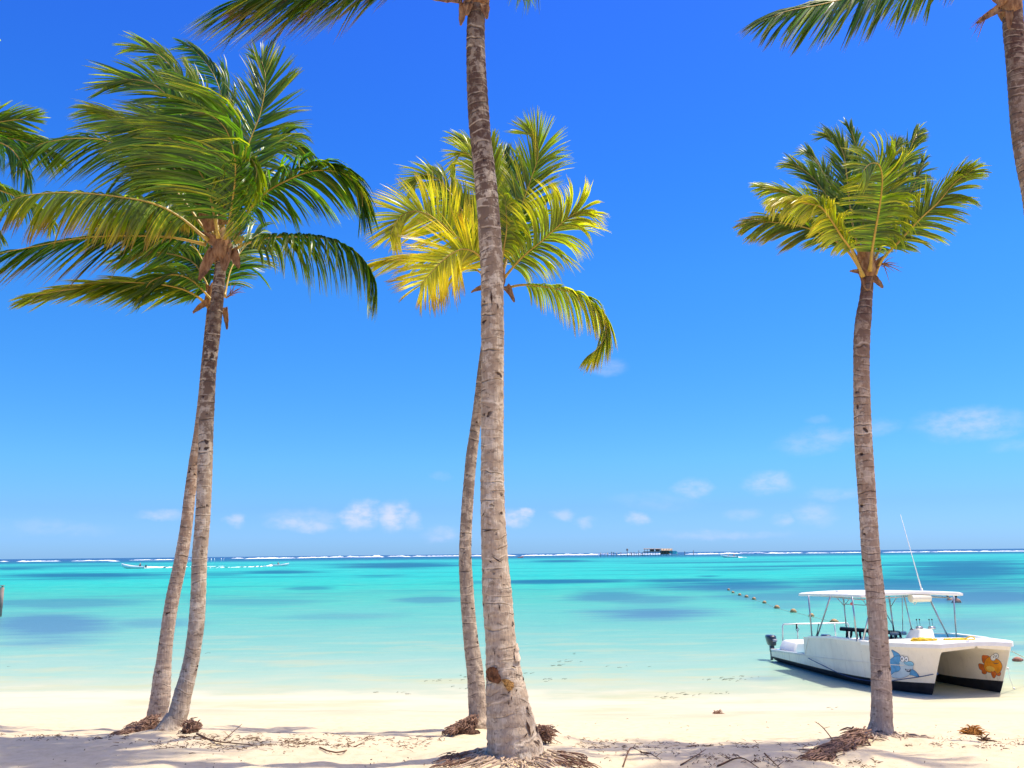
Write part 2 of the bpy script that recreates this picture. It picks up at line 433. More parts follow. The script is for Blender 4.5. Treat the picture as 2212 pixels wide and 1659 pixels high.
tl = t.new('ShaderNodeBsdfTranslucent', {'Color': c})
mx = t.new('ShaderNodeMixShader', {0: .3, 1: b, 2: tl}); t.l.new(mx.outputs[0], out.inputs[0])

def bark(name, top, mid, low, topfrac=.6, ringd=11., pale=(.74, .61, .44)):
    m, t, out = material(name)
    uv = t.new('ShaderNodeUVMap'); U = t.new('ShaderNodeSeparateXYZ', {0: uv.outputs[0]})
    hf = t.new('ShaderNodeAttribute', attribute_name='hfrac').outputs['Fac']
    tc = t.new('ShaderNodeTexCoord'); P = tc.outputs['Object']
    base = t.ramp(hf, [(0.0, low), (.25, low), (.5, mid), (topfrac, mid), (min(.97, topfrac+.22), top), (1.0, top)])
    # pale lichen and dark patches
    n1 = t.noise(t.scale(P, 1, 1, .9), 11, 5, .65)
    n2 = t.noise(t.scale(P, 1, 1, 1.7), 17, 4, .6)
    n5 = t.noise(t.scale(P, .3, .3, 1), 1.7, 4, .6)
    pm = t.math('MULTIPLY', t.mapr(n1, .49, .55, 0, .85), t.mapr(hf, .6, 1.0, 1, .3))
    c = t.mix(t.math('MULTIPLY', pm, t.mapr(n5, .35, .6, .25, 1)), base, pale)
    c = t.mix(t.mapr(n2, .57, .64, 0, .7), c, tuple(v*.42 for v in mid))
    # vertical fibre
    fib = t.noise(t.scale(P, 1, 1, .07), 75, 3, .6)
    c = t.mix(t.mapr(fib, .35, .62, .38, 0), c, tuple(v*.45 for v in mid))
    # ring scars
    wv = t.math('ADD', U.outputs[1], t.math('ADD', t.math('MULTIPLY', t.noise(P, 3.0, 3), .16), t.math('MULTIPLY', t.noise(t.scale(P, .4, .4, 1), 1.3, 1), .5)))
    fr = t.math('FRACT', t.math('MULTIPLY', wv, ringd))
    crack = t.mapr(t.math('ABSOLUTE', t.math('SUBTRACT', fr, .5)), 0.0, .085, 1, 0)
    cm = t.math('MULTIPLY', t.math('MULTIPLY', crack, t.mapr(hf, .05, .35, .35, 1)), t.mapr(t.noise(P, 6.5, 4), .46, .6, 0, .85))
    c = t.mix(cm, c, tuple(v*.28 for v in mid))
    lite = t.math('MULTIPLY', t.mapr(t.math('ABSOLUTE', t.math('SUBTRACT', fr, .66)), 0.0, .10, .5, 0), t.mapr(t.noise(P, 5., 3), .45, .6, 0, 1))
    c = t.mix(lite, c, tuple(min(1, v*1.25) for v in pale))
    # small dark holes and cuts
    vo = t.new('ShaderNodeTexVoronoi', {'Vector': t.vmath('ADD', t.scale(P, 1, 1, 1.3), t.vmath('MULTIPLY', t.new('ShaderNodeTexNoise', {'Vector': P, 'Scale': 9.}).outputs['Color'], (.16, .16, .16))), 'Scale': 7.5, 'Randomness': 1.})
    hole = t.math('MULTIPLY', t.mapr(vo.outputs['Distance'], .15, .21, 1, 0), t.mapr(t.noise(P, 3.6, 2), .5, .56, 0, .9))
    c = t.mix(hole, c, (.045, .022, .016))
    hg = t.math('ADD', t.math('MULTIPLY', cm, -1.2), t.math('ADD', t.math('MULTIPLY', n1, .7), t.math('ADD', t.math('MULTIPLY', fib, .45), t.math('MULTIPLY', hole, -1.5))))
    bp = t.new('ShaderNodeBump', {'Strength': .75, 'Distance': .018, 'Height': hg})
    b = t.new('ShaderNodeBsdfPrincipled', {'Base Color': c, 'Roughness': .88, 'Specular IOR Level': .15, 'Normal': bp})
    t.l.new(b.outputs[0], out.inputs[0])
    return m
BR = (.095, .05, .036); GY = (.42, .30, .195); GL = (.50, .37, .25)
m_bark = bark('coconut_bark', (.10, .055, .04), GY, GL, .52)
m_bark_red = bark('coconut_bark_ruddy', (.12, .06, .045), (.40, .26, .165), (.48, .35, .25), .7, 13., (.72, .56, .40))
m_bark_band = bark('coconut_bark_banded', (.11, .07, .05), (.33, .235, .16), (.42, .315, .22), .7, 9.5, (.74, .58, .40))
m_root = simple('root_fibre', (.26, .15, .10), .85, .15, var=.3, nscale=14)
m_root_pale = simple('root_fibre_pale', (.52, .38, .26), .85, .15, var=.25, nscale=14)

# ------------------------------------------------------------------ palm builders
def trunk(parent, spec, Yb, Yt, mat, base_extra=.12, ring=.085, name='trunk', seed=1):
    """spec: (centre px, py, width px) from base to top; returns top point and a BVH"""
    rnd = random.Random(seed)
    y0, y1 = spec[0][1], spec[-1][1]
    C = []; R = []
    for (cx, cy, wd) in spec:
        u = (cy-y0)/(y1-y0); Y = Yb+(Yt-Yb)*u
        p = at(cx, cy, Y); C.append(p)
        dep = (p-CAMP).dot(F_)
        R.append(wd/2*dep/1916)
    C2 = [C[0]+(C[0]-C[1]).normalized()*base_extra]+C
    R2 = [R[0]*1.12]+R
    pts, L = crom(C2, max(60, int(sum((C2[i+1]-C2[i]).length for i in range(len(C2)-1))/(ring/5))))
    # radius by nearest control in arc length
    ca = [0]
    for i in range(1, len(C2)): ca.append(ca[-1]+(C2[i]-C2[i-1]).length)
    tot = ca[-1]
    nseg = 30
    vs = []; uvs = []; hf = []
    for i, p in enumerate(pts):
        s = L*i/(len(pts)-1); sa = s/L*tot
        j = 0
        while j < len(ca)-2 and ca[j+1] < sa: j += 1
        u = (sa-ca[j])/(ca[j+1]-ca[j]); u = max(0, min(1, u)); 
        r = R2[j]+(R2[j+1]-R2[j])*(u*u*(3-2*u)*.5+u*.5)
        T = (pts[min(i+1, len(pts)-1)]-pts[max(i-1, 0)]).normalized()
        A = Vector((1, 0, 0)); A = (A-T*A.dot(T)).normalized(); B = T.cross(A)
        for k in range(nseg):
            th = 2*pi*k/nseg
            q = Vector((cos(th), sin(th), s*1.0))
            ph = (s + .035*noise.noise(Vector((cos(th)*1.2, sin(th)*1.2, s*1.5+seed*7))))/ring
            f = ph-math.floor(ph)
            amt = .5+.5*noise.noise(Vector((cos(th)*1.5, sin(th)*1.5, s*5+seed*3)))
            step = (.045*(1-f)**1.5-.012)*(.5+amt)
            lum = .05*noise.noise(Vector((cos(th)*1.3, sin(th)*1.3, s*2.2+seed))) + .02*noise.noise(Vector((cos(th)*4, sin(th)*4, s*9+seed)))
            if s < base_extra+.45: lum += .05*noise.noise(Vector((cos(th)*2.5, sin(th)*2.5, seed)))*(1-s/(base_extra+.45))
            vs.append(p+(A*cos(th)+B*sin(th))*(r*(1+step+lum)))
            uvs.append((k/nseg, s)); hf.append(s/L)
    fs = []
    n = len(pts)
    for i in range(n-1):
        for k in range(nseg): fs.append((i*nseg+k, i*nseg+(k+1) % nseg, (i+1)*nseg+(k+1) % nseg, (i+1)*nseg+k))
    fs.append(tuple((n-1)*nseg+k for k in range(nseg)))
    o = obj(name, vs, fs, mat, parent)
    me = o.data; ul = me.uv_layers.new(name='UVMap')
    ar = np.zeros(len(me.loops)); me.loops.foreach_get('vertex_index', ar); ar = ar.astype(int)
    ua = np.array(uvs)[ar]; ul.data.foreach_set('uv', ua.ravel())
    a = me.attributes.new('hfrac', 'FLOAT', 'POINT'); a.data.foreach_set('value', hf)
    bv = BVHTree.FromPolygons([Vector(v) for v in vs], fs)
    return pts, bv

GREEN = [(.022, .060, .010), (.050, .105, .012), (.085, .135, .014)]
def leafcol(yel, u, tt, rnd, tipb):
    """green to yellow to scorched tip: a real colour of the blade"""
    g = Vector((.010, .055, .008)).lerp(Vector((.105, .27, .012)), rnd**1.6)
    y = Vector((.56, .58, .015)).lerp(Vector((.97, .75, .04)), min(1, max(0, yel*1.25-.15)))*(.8+.3*rnd)
    k = max(0, min(1, yel*1.2*(.25+1.0*tt)+.3*yel*u+(rnd-.5)*.5*yel))
    c = g.lerp(y, k)
    o = Vector((.42, .17, .03)); br = Vector((.22, .10, .06))
    if tt > .55: c = c.lerp(o, min(1, (tt-.55)/.4*tipb*tipb))
    if tt > .9: c = c.lerp(br, min(1, tipb*tipb)*.8)
    return (c.x, c.y, c.z, 1)
def frond(parent, pts, L=.75, n=64, g=.35, wnd=.25, yel=.1, roll=0., bare=.14, sp=1., a0=56, a1=14, keel=.0, tip=.35, wd=.024, side=(1, 1), stalk=.02, seed=0, clump=.16, wdir=(-1, .0, -.12)):
    rnd = random.Random(seed*131+17)
    NP = 80; L *= 1.14; n = int(n*1.75); wd *= .66; clump *= .8
    if g < .6: g *= .8
    C, LEN = crom(pts, NP)
    Wd = Vector(wdir).normalized(); DN = Vector((0, 0, -1))
    VW = Vector((0, 1, .18)).normalized()
    vs = []; fs = []; cols = []
    prevS = None; fr = []
    for i in range(NP):
        T = (C[min(i+1, NP-1)]-C[max(i-1, 0)]).normalized()
        S = T.cross(VW)
        if S.length < .25 and prevS is not None: S = prevS
        if S.length < 1e-3: S = Vector((1, 0, 0))
        S.normalize()
        if prevS is not None:
            if S.dot(prevS) < 0: S = -S
            S = (S*.35+prevS*.65); S = (S-T*S.dot(T)).normalized()
        prevS = S
        Sr = Matrix.Rotation(radians(roll), 3, T) @ S
        fr.append((C[i], T, Sr, Sr.cross(T)))
    K = 5
    for sd in (0, 1):
        sgn = 1 if sd == 0 else -1
        if side[sd] <= 0: continue
        cj = Vector((0, 0, 0)); left = 0
        for i in range(n):
            if left <= 0:
                left = rnd.choice((1, 2, 3, 4, 5, 6, 7)); ctr = i+left/2
                cj = Vector((rnd.gauss(0, 1), rnd.gauss(0, 1), rnd.gauss(0, 1)))*clump
                cl = rnd.uniform(.86, 1.1); cd = rnd.random() < .06
            left -= 1
            u = bare+(1-bare)*((i+rnd.uniform(-.25, .25))/(n-1)); u = min(1, max(bare, u))
            x = u*(NP-1); j = min(NP-2, int(x)); 
            p = fr[j][0].lerp(fr[j+1][0], x-j); T, S, N = fr[j][1], fr[j][2], fr[j][3]
            v = (u-bare)/(1-bare)
            prof = (.45+.55*min(1, v/.22))*(1 if v < .5 else 1-.5*((v-.5)/.5)**2.2)
            ll = L*prof*cl*rnd.uniform(.92, 1.06)*side[sd]
            a = radians(a0+(a1-a0)*v**1.1+rnd.uniform(-4, 4))
            d = T*cos(a)+S*(sgn*sin(a)*sp)+N*keel + cj*.45
            # neighbours in a clump bend to one another
            d += T*((ctr-i)*.026)
            d.normalize()
            rr = rnd.random(); yl = yel+(.45 if rnd.random() < .10 else 0)
            gg = g*(1.0 if not cd else 2.2)
            q = p.copy(); w0 = wd*rnd.uniform(.85, 1.15)*(.7+.3*prof)
            tw = rnd.uniform(-.5, .5)
            k0 = len(vs)
            for k in range(K+1):
                tt = k/K
                dd = (d + DN*(gg*2.0*tt**1.15) + Wd*(wnd*2.0*tt) + cj*tt*.6).normalized()
                if k: q = q+dd*(ll/K)
                W = dd.cross(N)
                if W.length < .2: W = dd.cross(T)
                W.normalize(); W = Matrix.Rotation(tw+.5*tt, 3, dd) @ W
                ww = w0*(.55, 1.0, 1.0, .86, .55, .08)[k]*.5
                vs.append(q+W*ww); vs.append(q-W*ww)
                c = leafcol(yl, v, tt, rr, tip); cols += [c, c]
            for k in range(K): fs.append((k0+2*k, k0+2*k+1, k0+2*k+3, k0+2*k+2))
    o = obj('frond', vs, fs, m_leaf, parent, True)
    ca = o.data.attributes.new('leafcol', 'FLOAT_COLOR', 'POINT'); ca.data.foreach_set('color', np.array(cols, dtype=np.float32).ravel())
    mb = MB(); mb.tube([C[i] for i in range(0, NP, 2)], [stalk*(1-.82*(i/NP)**.7)*(1.35 if i < 4 else 1) for i in range(0, NP, 2)], 6)
    mb.build('leaf_stalk', m_stalk, o)
    return o
def plate(parent, p0, d, ln, wdt, curl, name='leaf_sheath', mat=None, seed=0, curve=.5):
    """a bent torn sheet of dry fibre with thickness"""
    rnd = random.Random(seed); d = Vector(d).normalized()
    S = d.cross(Vector((0, 1, .1))).normalized(); N = S.cross(d)
    nu, nv = 8, 6; vs = []; q = Vector(p0)
    for i in range(nu+1):
        u = i/nu
        dd = (d+Vector((0, 0, -1))*curl*u*u + N*.3*sin(u*3)).normalized()
        if i: q = q+dd*(ln/nu)
        ww = wdt*(1-.75*u**2)*(1+.12*rnd.uniform(-1, 1))
        for j in range(nv+1):
            s = j/nv-.5
            vs.append(q+S*(s*ww)+N*(-curve*ww*(s*s*2-.5)+rnd.uniform(-.006, .006)))
    fs = [(i*(nv+1)+j, i*(nv+1)+j+1, (i+1)*(nv+1)+j+1, (i+1)*(nv+1)+j) for i in range(nu) for j in range(nv)]
    k = len(vs)
    vs2 = vs+[v+N*.008 for v in vs]
    fs2 = fs+[tuple(reversed([a+k for a in f])) for f in fs]
    bd = [j for j in range(nv+1)]+[(i)*(nv+1)+nv for i in range(1, nu+1)]+[nu*(nv+1)+j for j in range(nv-1, -1, -1)]+[i*(nv+1) for i in range(nu-1, 0, -1)]
    for a, b in zip(bd, bd[1:]+bd[:1]): fs2.append((b, a, a+k, b+k))
    return obj(name, vs2, fs2, mat or m_sheath, parent, True)
def bud(parent, p, r, h, T=Vector((0, 0, 1)), name='crown_sheath'):
    mb = MB(); pts = [p+T*(h*k/6) for k in range(7)]
    mb.tube(pts, [r*1.0, r*1.25, r*1.28, r*1.15, r*.95, r*.65, r*.3], 14)
    return mb.build(name, m_sheath, parent)
def roots(parent, items, mat, seed=0, rad=(.006, .014), name='root_mass'):
    """items: (centre, spread vector, count, length, direction fn)"""
    rnd = random.Random(seed); mb = MB()
    for (fn, cnt) in items:
        for i in range(cnt):
            p0, p1, sag = fn(rnd)
            mid = (p0+p1)/2+Vector((rnd.gauss(0, .02), rnd.gauss(0, .02), sag))
            r = rnd.uniform(*rad)
            mb.tube([p0, p0.lerp(mid, .5)+Vector((rnd.gauss(0, .008), rnd.gauss(0, .008), rnd.gauss(0, .008))), mid, mid.lerp(p1, .5)+Vector((0, 0, sag*.2)), p1], [r, r, r*.9, r*.7, r*.3], 5)
    return mb.build(name, mat, parent)

def lump(parent, c, r, sq, mat, seed=0, name='root_clump'):
    """an uneven heart of matted roots"""
    n = 18; vs = []; fs = []
    for i in range(n//2+1):
        ph = -pi/2+pi*i/(n//2)
        for k in range(n):
            d = Vector((cos(ph)*cos(2*pi*k/n), cos(ph)*sin(2*pi*k/n), sin(ph)))
            q = r*(.8+.5*noise.noise(d*2.2+Vector((seed, 0, 0)))+.35*noise.noise(d*6+Vector((0, seed, 0))))
            vs.append(Vector(c)+Vector((d.x*q*sq[0], d.y*q*sq[1], d.z*q*sq[2])))
    for i in range(n//2):
        for k in range(n): fs.append((i*n+k, i*n+(k+1) % n, (i+1)*n+(k+1) % n, (i+1)*n+k))
    return obj(name, vs, fs, mat, parent, True)
m_mat = simple('matted_roots', (.20, .11, .075), .95, .05, var=.45, nscale=40, bump=1.0)
# ------------------------------------------------------------------ the palms
def Z(sc, ox, oy):
    return lambda x, y: (ox+x*sc, oy+y*sc)
z2 = Z(.43305, 0, 0)
z3 = Z(.34716, 745.5, 237.2)
z4 = Z(.29534, 1558.7, 237.2)
sd_ = [0]
def FR(parent, zf, Y0, pts, dy, **kw):
    """rachis drawn as image points of the photo, each at its own distance Y0+dy"""
    sd_[0] += 1
    n = len(pts); W = []
    for i, p in enumerate(pts):
        u = i/(n-1)
        d = dy*u if isinstance(dy, (int, float)) else np.interp(u, np.linspace(0, 1, len(dy)), dy)
        x, y = zf(*p); W.append(at(x, y, Y0+float(d)))
    W[-1] = W[-2].lerp(W[-1], .62)
    return frond(parent, W, seed=sd_[0], **kw)
def generic(parent, base, az, elv, length, droop, **kw):
    sd_[0] += 1
    a = radians(az); p = Vector(base); pts = [p.copy()]
    e = radians(elv)
    for i in range(5):
        p = p+Vector((cos(a)*cos(e), sin(a)*cos(e), sin(e)))*(length/5); e -= radians(droop/5); pts.append(p.copy())
    return frond(parent, pts, seed=sd_[0], **kw)

# ---- left front palm
Yf = PB['LF'].y; Yt = Yf+.35
pLF = empty('coconut_palm', PB['LF'], 'front palm of the left pair, pale trunk curved at its foot, broad windswept crown', 'palm tree', 'coconut palms on the beach')
spLF = [(368,1583,72),(374,1562,50),(384,1543,42),(394,1503,38),(405,1464,34.5),(413.5,1425,33),(419.5,1386,33),(424.5,1346,33),(428,1288,32),(431,1210,32),(438,1120,32),(443,1000,31.5),(446,900,31),(452,800,29.5),(461,720,28),(468,660,27),(474,600,24),(479,555,22)]
tp, _ = trunk(pLF, spLF, Yf, Yt, m_bark, seed=1)
bud(pLF, at(478, 566, Yt), .095, .42, Vector((.03, 0, 1)))
CL_ = dict(L=.72, n=66)
P_ = pLF
FR(P_, z2, Yt, [(1150,1180),(1190,900),(1240,720),(1300,560),(1325,400),(1290,230)], .5, L=.66, n=84, g=.12, wnd=.02, yel=.14, a0=58, a1=16, wd=0.033)
FR(P_, z2, Yt, [(1125,1190),(1160,1010),(1175,820),(1130,650),(1040,570),(900,560)], (-.1, -.7, -1.0, -.9), L=.95, n=100, g=.32, wnd=.8, yel=.07, a0=75, a1=30, sp=.6, wd=0.033)
FR(P_, z2, Yt, [(1080,1180),(1000,820),(900,570),(780,430),(640,395),(490,440)], (.1, .6, .7), L=.72, n=91, g=.15, wnd=.35, yel=.12, a0=60, wd=0.033)
FR(P_, z2, Yt, [(1090,1180),(1050,800),(960,500),(870,350),(760,250),(610,225)], (.2, 1.0, 1.3), L=.66, n=84, g=.12, wnd=.35, yel=.25, wd=0.033)
FR(P_, z2, Yt, [(1110,1150),(1150,750),(1090,430),(1000,280),(870,190)], (.3, 1.5, 2.0), L=.62, n=76, g=.2, wnd=.3, yel=.06, wd=0.033)
FR(P_, z2, Yt, [(1060,1200),(900,980),(740,800),(560,710),(400,690),(230,710),(120,760)], (0, .2, -.1), L=.80, n=132, g=.85, wnd=.35, yel=.16, a0=70, a1=38, roll=40, sp=.75, wd=0.033)
FR(P_, z2, Yt, [(1040,1200),(900,1085),(760,1015),(560,978),(350,962),(150,972),(-60,1040)], (-.1, -.5, -.8), L=.66, n=144, g=1.1, wnd=.12, yel=.32, a0=80, a1=56, roll=50, sp=.7, tip=.9, wd=0.033)
FR(P_, z2, Yt, [(1030,1220),(850,1185),(600,1178),(400,1190),(200,1225),(0,1265),(-80,1310)], (0, -.2, -.3), L=.72, n=144, g=.8, wnd=.6, yel=.06, a0=70, a1=40, roll=50, sp=.6, tip=.9, wd=0.033)
FR(P_, z2, Yt, [(1170,1150),(1290,990),(1430,900),(1580,850),(1720,870),(1800,960),(1815,1090)], (0, -.2, -.5), L=.66, n=120, g=.85, wnd=-.05, yel=.06, a0=62, roll=35, sp=.75, wd=0.033)
FR(P_, z2, Yt, [(1150,1260),(1220,1218),(1340,1185),(1500,1180),(1650,1195),(1780,1260),(1860,1370),(1890,1490)], (0, -.4, -.8), L=.62, n=124, g=1.1, wnd=.25, yel=.12, a0=60, roll=50, sp=.8, tip=.5, wd=0.033)
FR(P_, z2, Yt, [(1130,1180),(1180,980),(1215,840),(1250,790),(1280,850),(1270,950)], (-.2, -.6, -.8), L=.42, n=55, g=1.3, wnd=.1, yel=.35, bare=.3, wd=0.033)
FR(P_, z2, Yt, [(1080,1200),(950,950),(800,770),(640,640),(520,570),(430,545)], (.2, .5, .6), L=.66, n=86, g=.35, wnd=.5, yel=.28, wd=0.033)
FR(P_, z2, Yt, [(1140,1180),(1200,900),(1300,760),(1420,700),(1540,740)], (.3, .9, 1.2), L=.6, n=72, g=.6, wnd=.05, yel=.08, wd=0.033)
FR(P_, z2, Yt, [(1090,1190),(1040,950),(960,800),(860,700),(760,650),(620,660)], (-.2, -.5, -.3), L=.78, n=91, g=.4, wnd=.6, yel=.1, wd=0.033)
FR(P_, z2, Yt, [(1070,1200),(980,1080),(900,1000),(780,930),(640,900)], (.5, 1.2, 1.8), L=.6, n=72, g=.5, wnd=.4, yel=.05, wd=0.033)
FR(P_, z2, Yt, [(1100,1180),(1080,900),(1020,680),(940,520),(840,440)], (.4, 1.3, 1.8), L=.66, n=90, g=.3, wnd=.3, yel=.02, wd=.034)
FR(P_, z2, Yt, [(1090,1180),(1000,980),(900,850),(780,780),(650,790)], (.4, 1.2, 1.7), L=.66, n=90, g=.5, wnd=.3, yel=.03, wd=.034)
FR(P_, z2, Yt, [(1060,1210),(940,1130),(800,1100),(640,1110),(500,1160)], (.3, .9, 1.3), L=.6, n=90, g=.8, wnd=.4, yel=.05, wd=.034)
for k, (x, y, dx, dz, ln, wd_) in enumerate([(1090,1215,-.9,.55,.30,.13),(1075,1240,-.5,-1,.42,.16),(1120,1230,.1,-1,.30,.16),(1150,1245,.5,-.8,.26,.13),(1060,1150,-.55,1,.42,.14),(1110,1120,.0,1,.45,.10)]):
    X_, Y_ = z2(x, y); plate(P_, at(X_, Y_, Yt-.1), (dx, -.35, dz), ln, wd_, .7 if dz < 0 else .2, seed=k)
mb = MB()
for k in range(5):
    X_, Y_ = z2(1172+k*9, 1190+(k % 2)*14); mb.ball(at(X_, Y_, Yt-.12-.03*k), .028, 8, sq=(1, 1, 1.3))
m_nut = simple('young_coconut', (.42, .30, .04), .4, .4); mb.build('coconut_cluster', m_nut, P_)
def spad(parent, zf, x, y, Y, dx, dz, seed):
    rnd = random.Random(seed); mb = MB(); p = at(*zf(x, y), Y)
    for i in range(14):
        d = Vector((dx+rnd.gauss(0, .35), rnd.gauss(0, .3), dz+rnd.gauss(0, .3))).normalized(); l = rnd.uniform(.12, .3)
        q = p+Vector((dx, 0, dz)).normalized()*rnd.uniform(0, .12)
        mb.tube([q, q+d*l*.5, q+d*l+Vector((0, 0, -.03))], [.005, .004, .001], 4)
    mb.build('flower_stem', m_sheath, parent)
spad(P_, z2, 1165, 1190, Yt-.1, .5, .8, 3)

# ---- left back palm
Yf = PB['LB'].y; Yt2 = Yf+.25
pLB = empty('coconut_palm', PB['LB'], 'rear palm of the left pair, ruddy trunk with dark roots, smaller lower crown', 'palm tree', 'coconut palms on the beach')
spLB = [(336,1564,66),(338,1548,40),(346,1510,42),(350,1464,37.5),(354.5,1425,31),(358.5,1386,29),(364,1346,28.5),(374,1288,28.5),(390,1213,28),(402,1140,25.5),(410,1070,24),(419,1000,22),(430,930,21),(438,860,20),(446,780,20),(454,700,20),(459,655,19)]
trunk(pLB, spLB, Yf, Yt2, m_bark_red, seed=2)
P_ = pLB; bud(P_, at(459, 664, Yt2), .085, .35)
FR(P_, z2, Yt2, [(1045,1540),(1000,1490),(900,1440),(760,1415),(600,1408),(420,1400)], (0, -.3, -.5), L=.6, n=75, g=.6, wnd=.75, yel=.2, a0=55, roll=40, sp=.6, tip=.5, wd=0.031)
FR(P_, z2, Yt2, [(1045,1535),(960,1465),(820,1430),(600,1425),(380,1440),(220,1465),(100,1500)], (0, -.4, -.7), L=.5, n=87, g=.3, wnd=.45, yel=.34, a0=42, sp=.6, tip=.6, wd=0.031)
FR(P_, z2, Yt2, [(1060,1500),(1020,1390),(950,1300),(820,1262),(700,1262),(580,1300)], (.1, .5, .6), L=.62, n=69, g=.5, wnd=.5, yel=.15, wd=0.031)
FR(P_, z2, Yt2, [(1120,1480),(1150,1350),(1200,1260),(1260,1190),(1310,1150)], (.1, .5, .8), L=.55, n=64, g=.5, wnd=-.05, yel=.05, wd=0.031)
FR(P_, z2, Yt2, [(1050,1480),(1000,1280),(880,1150),(740,1090),(560,1110),(460,1180)], (.2, .8, 1.0), L=.62, n=75, g=.45, wnd=.5, yel=.22, tip=.5, wd=0.031)
FR(P_, z2, Yt2, [(1075,1470),(1070,1250),(1020,1040),(930,900)], (.3, .9, 1.2), L=.6, n=64, g=.4, wnd=.3, yel=.12, wd=0.031)
FR(P_, z2, Yt2, [(1060,1500),(960,1400),(860,1370),(760,1400),(700,1470)], (-.1, -.3, -.4), L=.5, n=57, g=.7, wnd=.4, yel=.08, wd=0.031)
FR(P_, z2, Yt2, [(1090,1480),(1120,1300),(1160,1150),(1220,1050)], (.3, 1, 1.2), L=.55, n=57, g=.4, wnd=.1, yel=.1, wd=0.031)
for k, (x, y, dx, dz, ln, wd_) in enumerate([(1050,1500,-.9,-.5,.28,.10),(1120,1530,.2,-1,.32,.08),(1040,1440,-.8,.4,.25,.08)]):
    X_, Y_ = z2(x, y); plate(P_, at(X_, Y_, Yt2-.1), (dx, -.3, dz), ln, wd_, .6, seed=20+k)
spad(P_, z2, 1125, 1490, Yt2-.05, .7, .6, 5)
# root clumps of the pair
bx, by = PB['LB'].x, PB['LB'].y
def rf_left(rnd):
    u = rnd.random()**.8; c_ = toground(338-62*u, 1570+16*u); p0 = Vector((c_.x+rnd.gauss(0, .03), c_.y+rnd.gauss(0, .07), 0)); hh = .13*(1-u)+.03
    p0.z = ground(p0.x, p0.y, False)+hh*rnd.uniform(.1, 1)
    d = Vector((-rnd.uniform(.02, .13), rnd.gauss(-.02, .06), -rnd.uniform(.02, .09)))
    return p0, p0+d, .008
roots(pLB, [(rf_left, 520)], m_root, 4, (.004, .009))
c_ = toground(316, 1578); lump(pLB, (c_.x, c_.y+.05, c_.z-.05), .14, (1.3, .7, .7), m_mat, 1)
fx, fy = PB['LF'].x, PB['LF'].y
def rf_r(rnd):
    c_ = toground(398+rnd.uniform(0, 26), 1583); p0 = Vector((c_.x, c_.y+rnd.gauss(0, .05), 0)); p0.z = ground(p0.x, p0.y, False)+rnd.uniform(.0, .11)
    return p0, p0+Vector((rnd.gauss(.02, .03), rnd.gauss(0, .03), rnd.gauss(-.015, .03))), .006
roots(pLF, [(rf_r, 260)], m_root, 5, (.004, .009))
c_ = toground(408, 1584); lump(pLF, (c_.x, c_.y+.04, c_.z), .09, (1.1, .9, .85), m_mat, 2)

# ---- far left palm, crown half out of frame
YL = 10.4
bL = Vector((-8.4, YL, ground(-8.4, YL)))
pFL = empty('coconut_palm', bL, 'palm beyond the left edge, only its dark green frond tips in view', 'palm tree', 'coconut palms on the beach')
cFL = (-150, 395)
trunk(pFL, [(-520,1600,60),(-480,1500,40),(-400,1200,34),(-300,900,30),(-200,600,27),(-152,400,24)], YL, YL, m_bark, seed=3)
bud(pFL, at(-150, 400, YL), .09, .4)
P_ = pFL
FR(P_, z2, YL, [(-340,900),(-220,720),(-80,630),(60,600),(210,590)], (0, -.2, -.3), L=0.47, n=60, g=.25, wnd=-.25, yel=.12, a0=50)
FR(P_, z2, YL, [(-340,900),(-220,760),(-90,700),(40,730),(120,830),(160,940)], (-.1, -.4, -.7), L=0.48, n=60, g=.8, wnd=.05, yel=.06, a0=55)
FR(P_, z2, YL, [(-340,900),(-200,740),(-60,690),(100,700),(230,760),(320,830)], (0, -.1, -.2), L=0.45, n=60, g=.55, wnd=-.1, yel=.1, a0=50)
FR(P_, z2, YL, [(-340,920),(-220,890),(-60,930),(100,990),(220,1060),(270,1140)], (0, .2, .4), L=0.39, n=60, g=.7, wnd=.1, yel=.12, a0=55)
FR(P_, z2, YL, [(-340,920),(-240,980),(-150,1050),(-60,1120),(20,1200)], (0, .2, .3), L=0.39, n=50, g=.7, wnd=.0, yel=.1)
for az in (100, 150, 190, 230, 270, 320): generic(P_, at(-150, 392, YL), az, 40+(az % 7)*4, 2.3, 70, L=0.51, n=44, g=.5, wnd=.3)

# ---- centre front palm
Yf = PB['CF'].y; Yt = Yf+.35
pCF = empty('coconut_palm', PB['CF'], 'tallest palm in the middle, thick flared grey trunk, crown cut off by the top edge', 'palm tree', 'coconut palms on the beach')
spCF = [(1113,1641,134),(1112,1622,124),(1107,1590,113),(1100,1545,100),(1096,1511,92),(1088,1444,76),(1081,1377,66),(1074,1288,64),(1068.5,1200,57),(1064,1100,52),(1063.5,1000,49.5),(1063.5,900,49),(1064,800,48.5),(1064,700,48.5),(1063,600,49.5),(1058,500,48),(1049.5,400,47),(1038.5,300,46),(1031,200,44.5),(1027.5,100,40),(1029,30,37.5),(1031,-20,37)]
_, bvCF = trunk(pCF, spCF, Yf, Yt, m_bark, base_extra=.2, seed=4, ring=.095)
P_ = pCF; cb = at(1031, -22, Yt); bud(P_, at(1031, 16, Yt), .10, .45)
zz = Z(1, 0, 0)
FR(P_, zz, Yt, [(1015,-40),(930,-62),(830,-48),(730,-32),(640,-18),(560,-8),(490,0)], (0, -.1, -.3), L=.98, n=130, g=.95, wnd=.8, yel=.03, a0=72, a1=36, roll=60, sp=.5, tip=.55, wd=.026)
FR(P_, zz, Yt, [(1015,-40),(930,-76),(820,-64),(720,-48),(620,-26),(530,-8)], (-.1, -.3, -.5), L=.80, n=110, g=.9, wnd=.7, yel=.10, a0=55, roll=20, sp=.5, tip=.9)
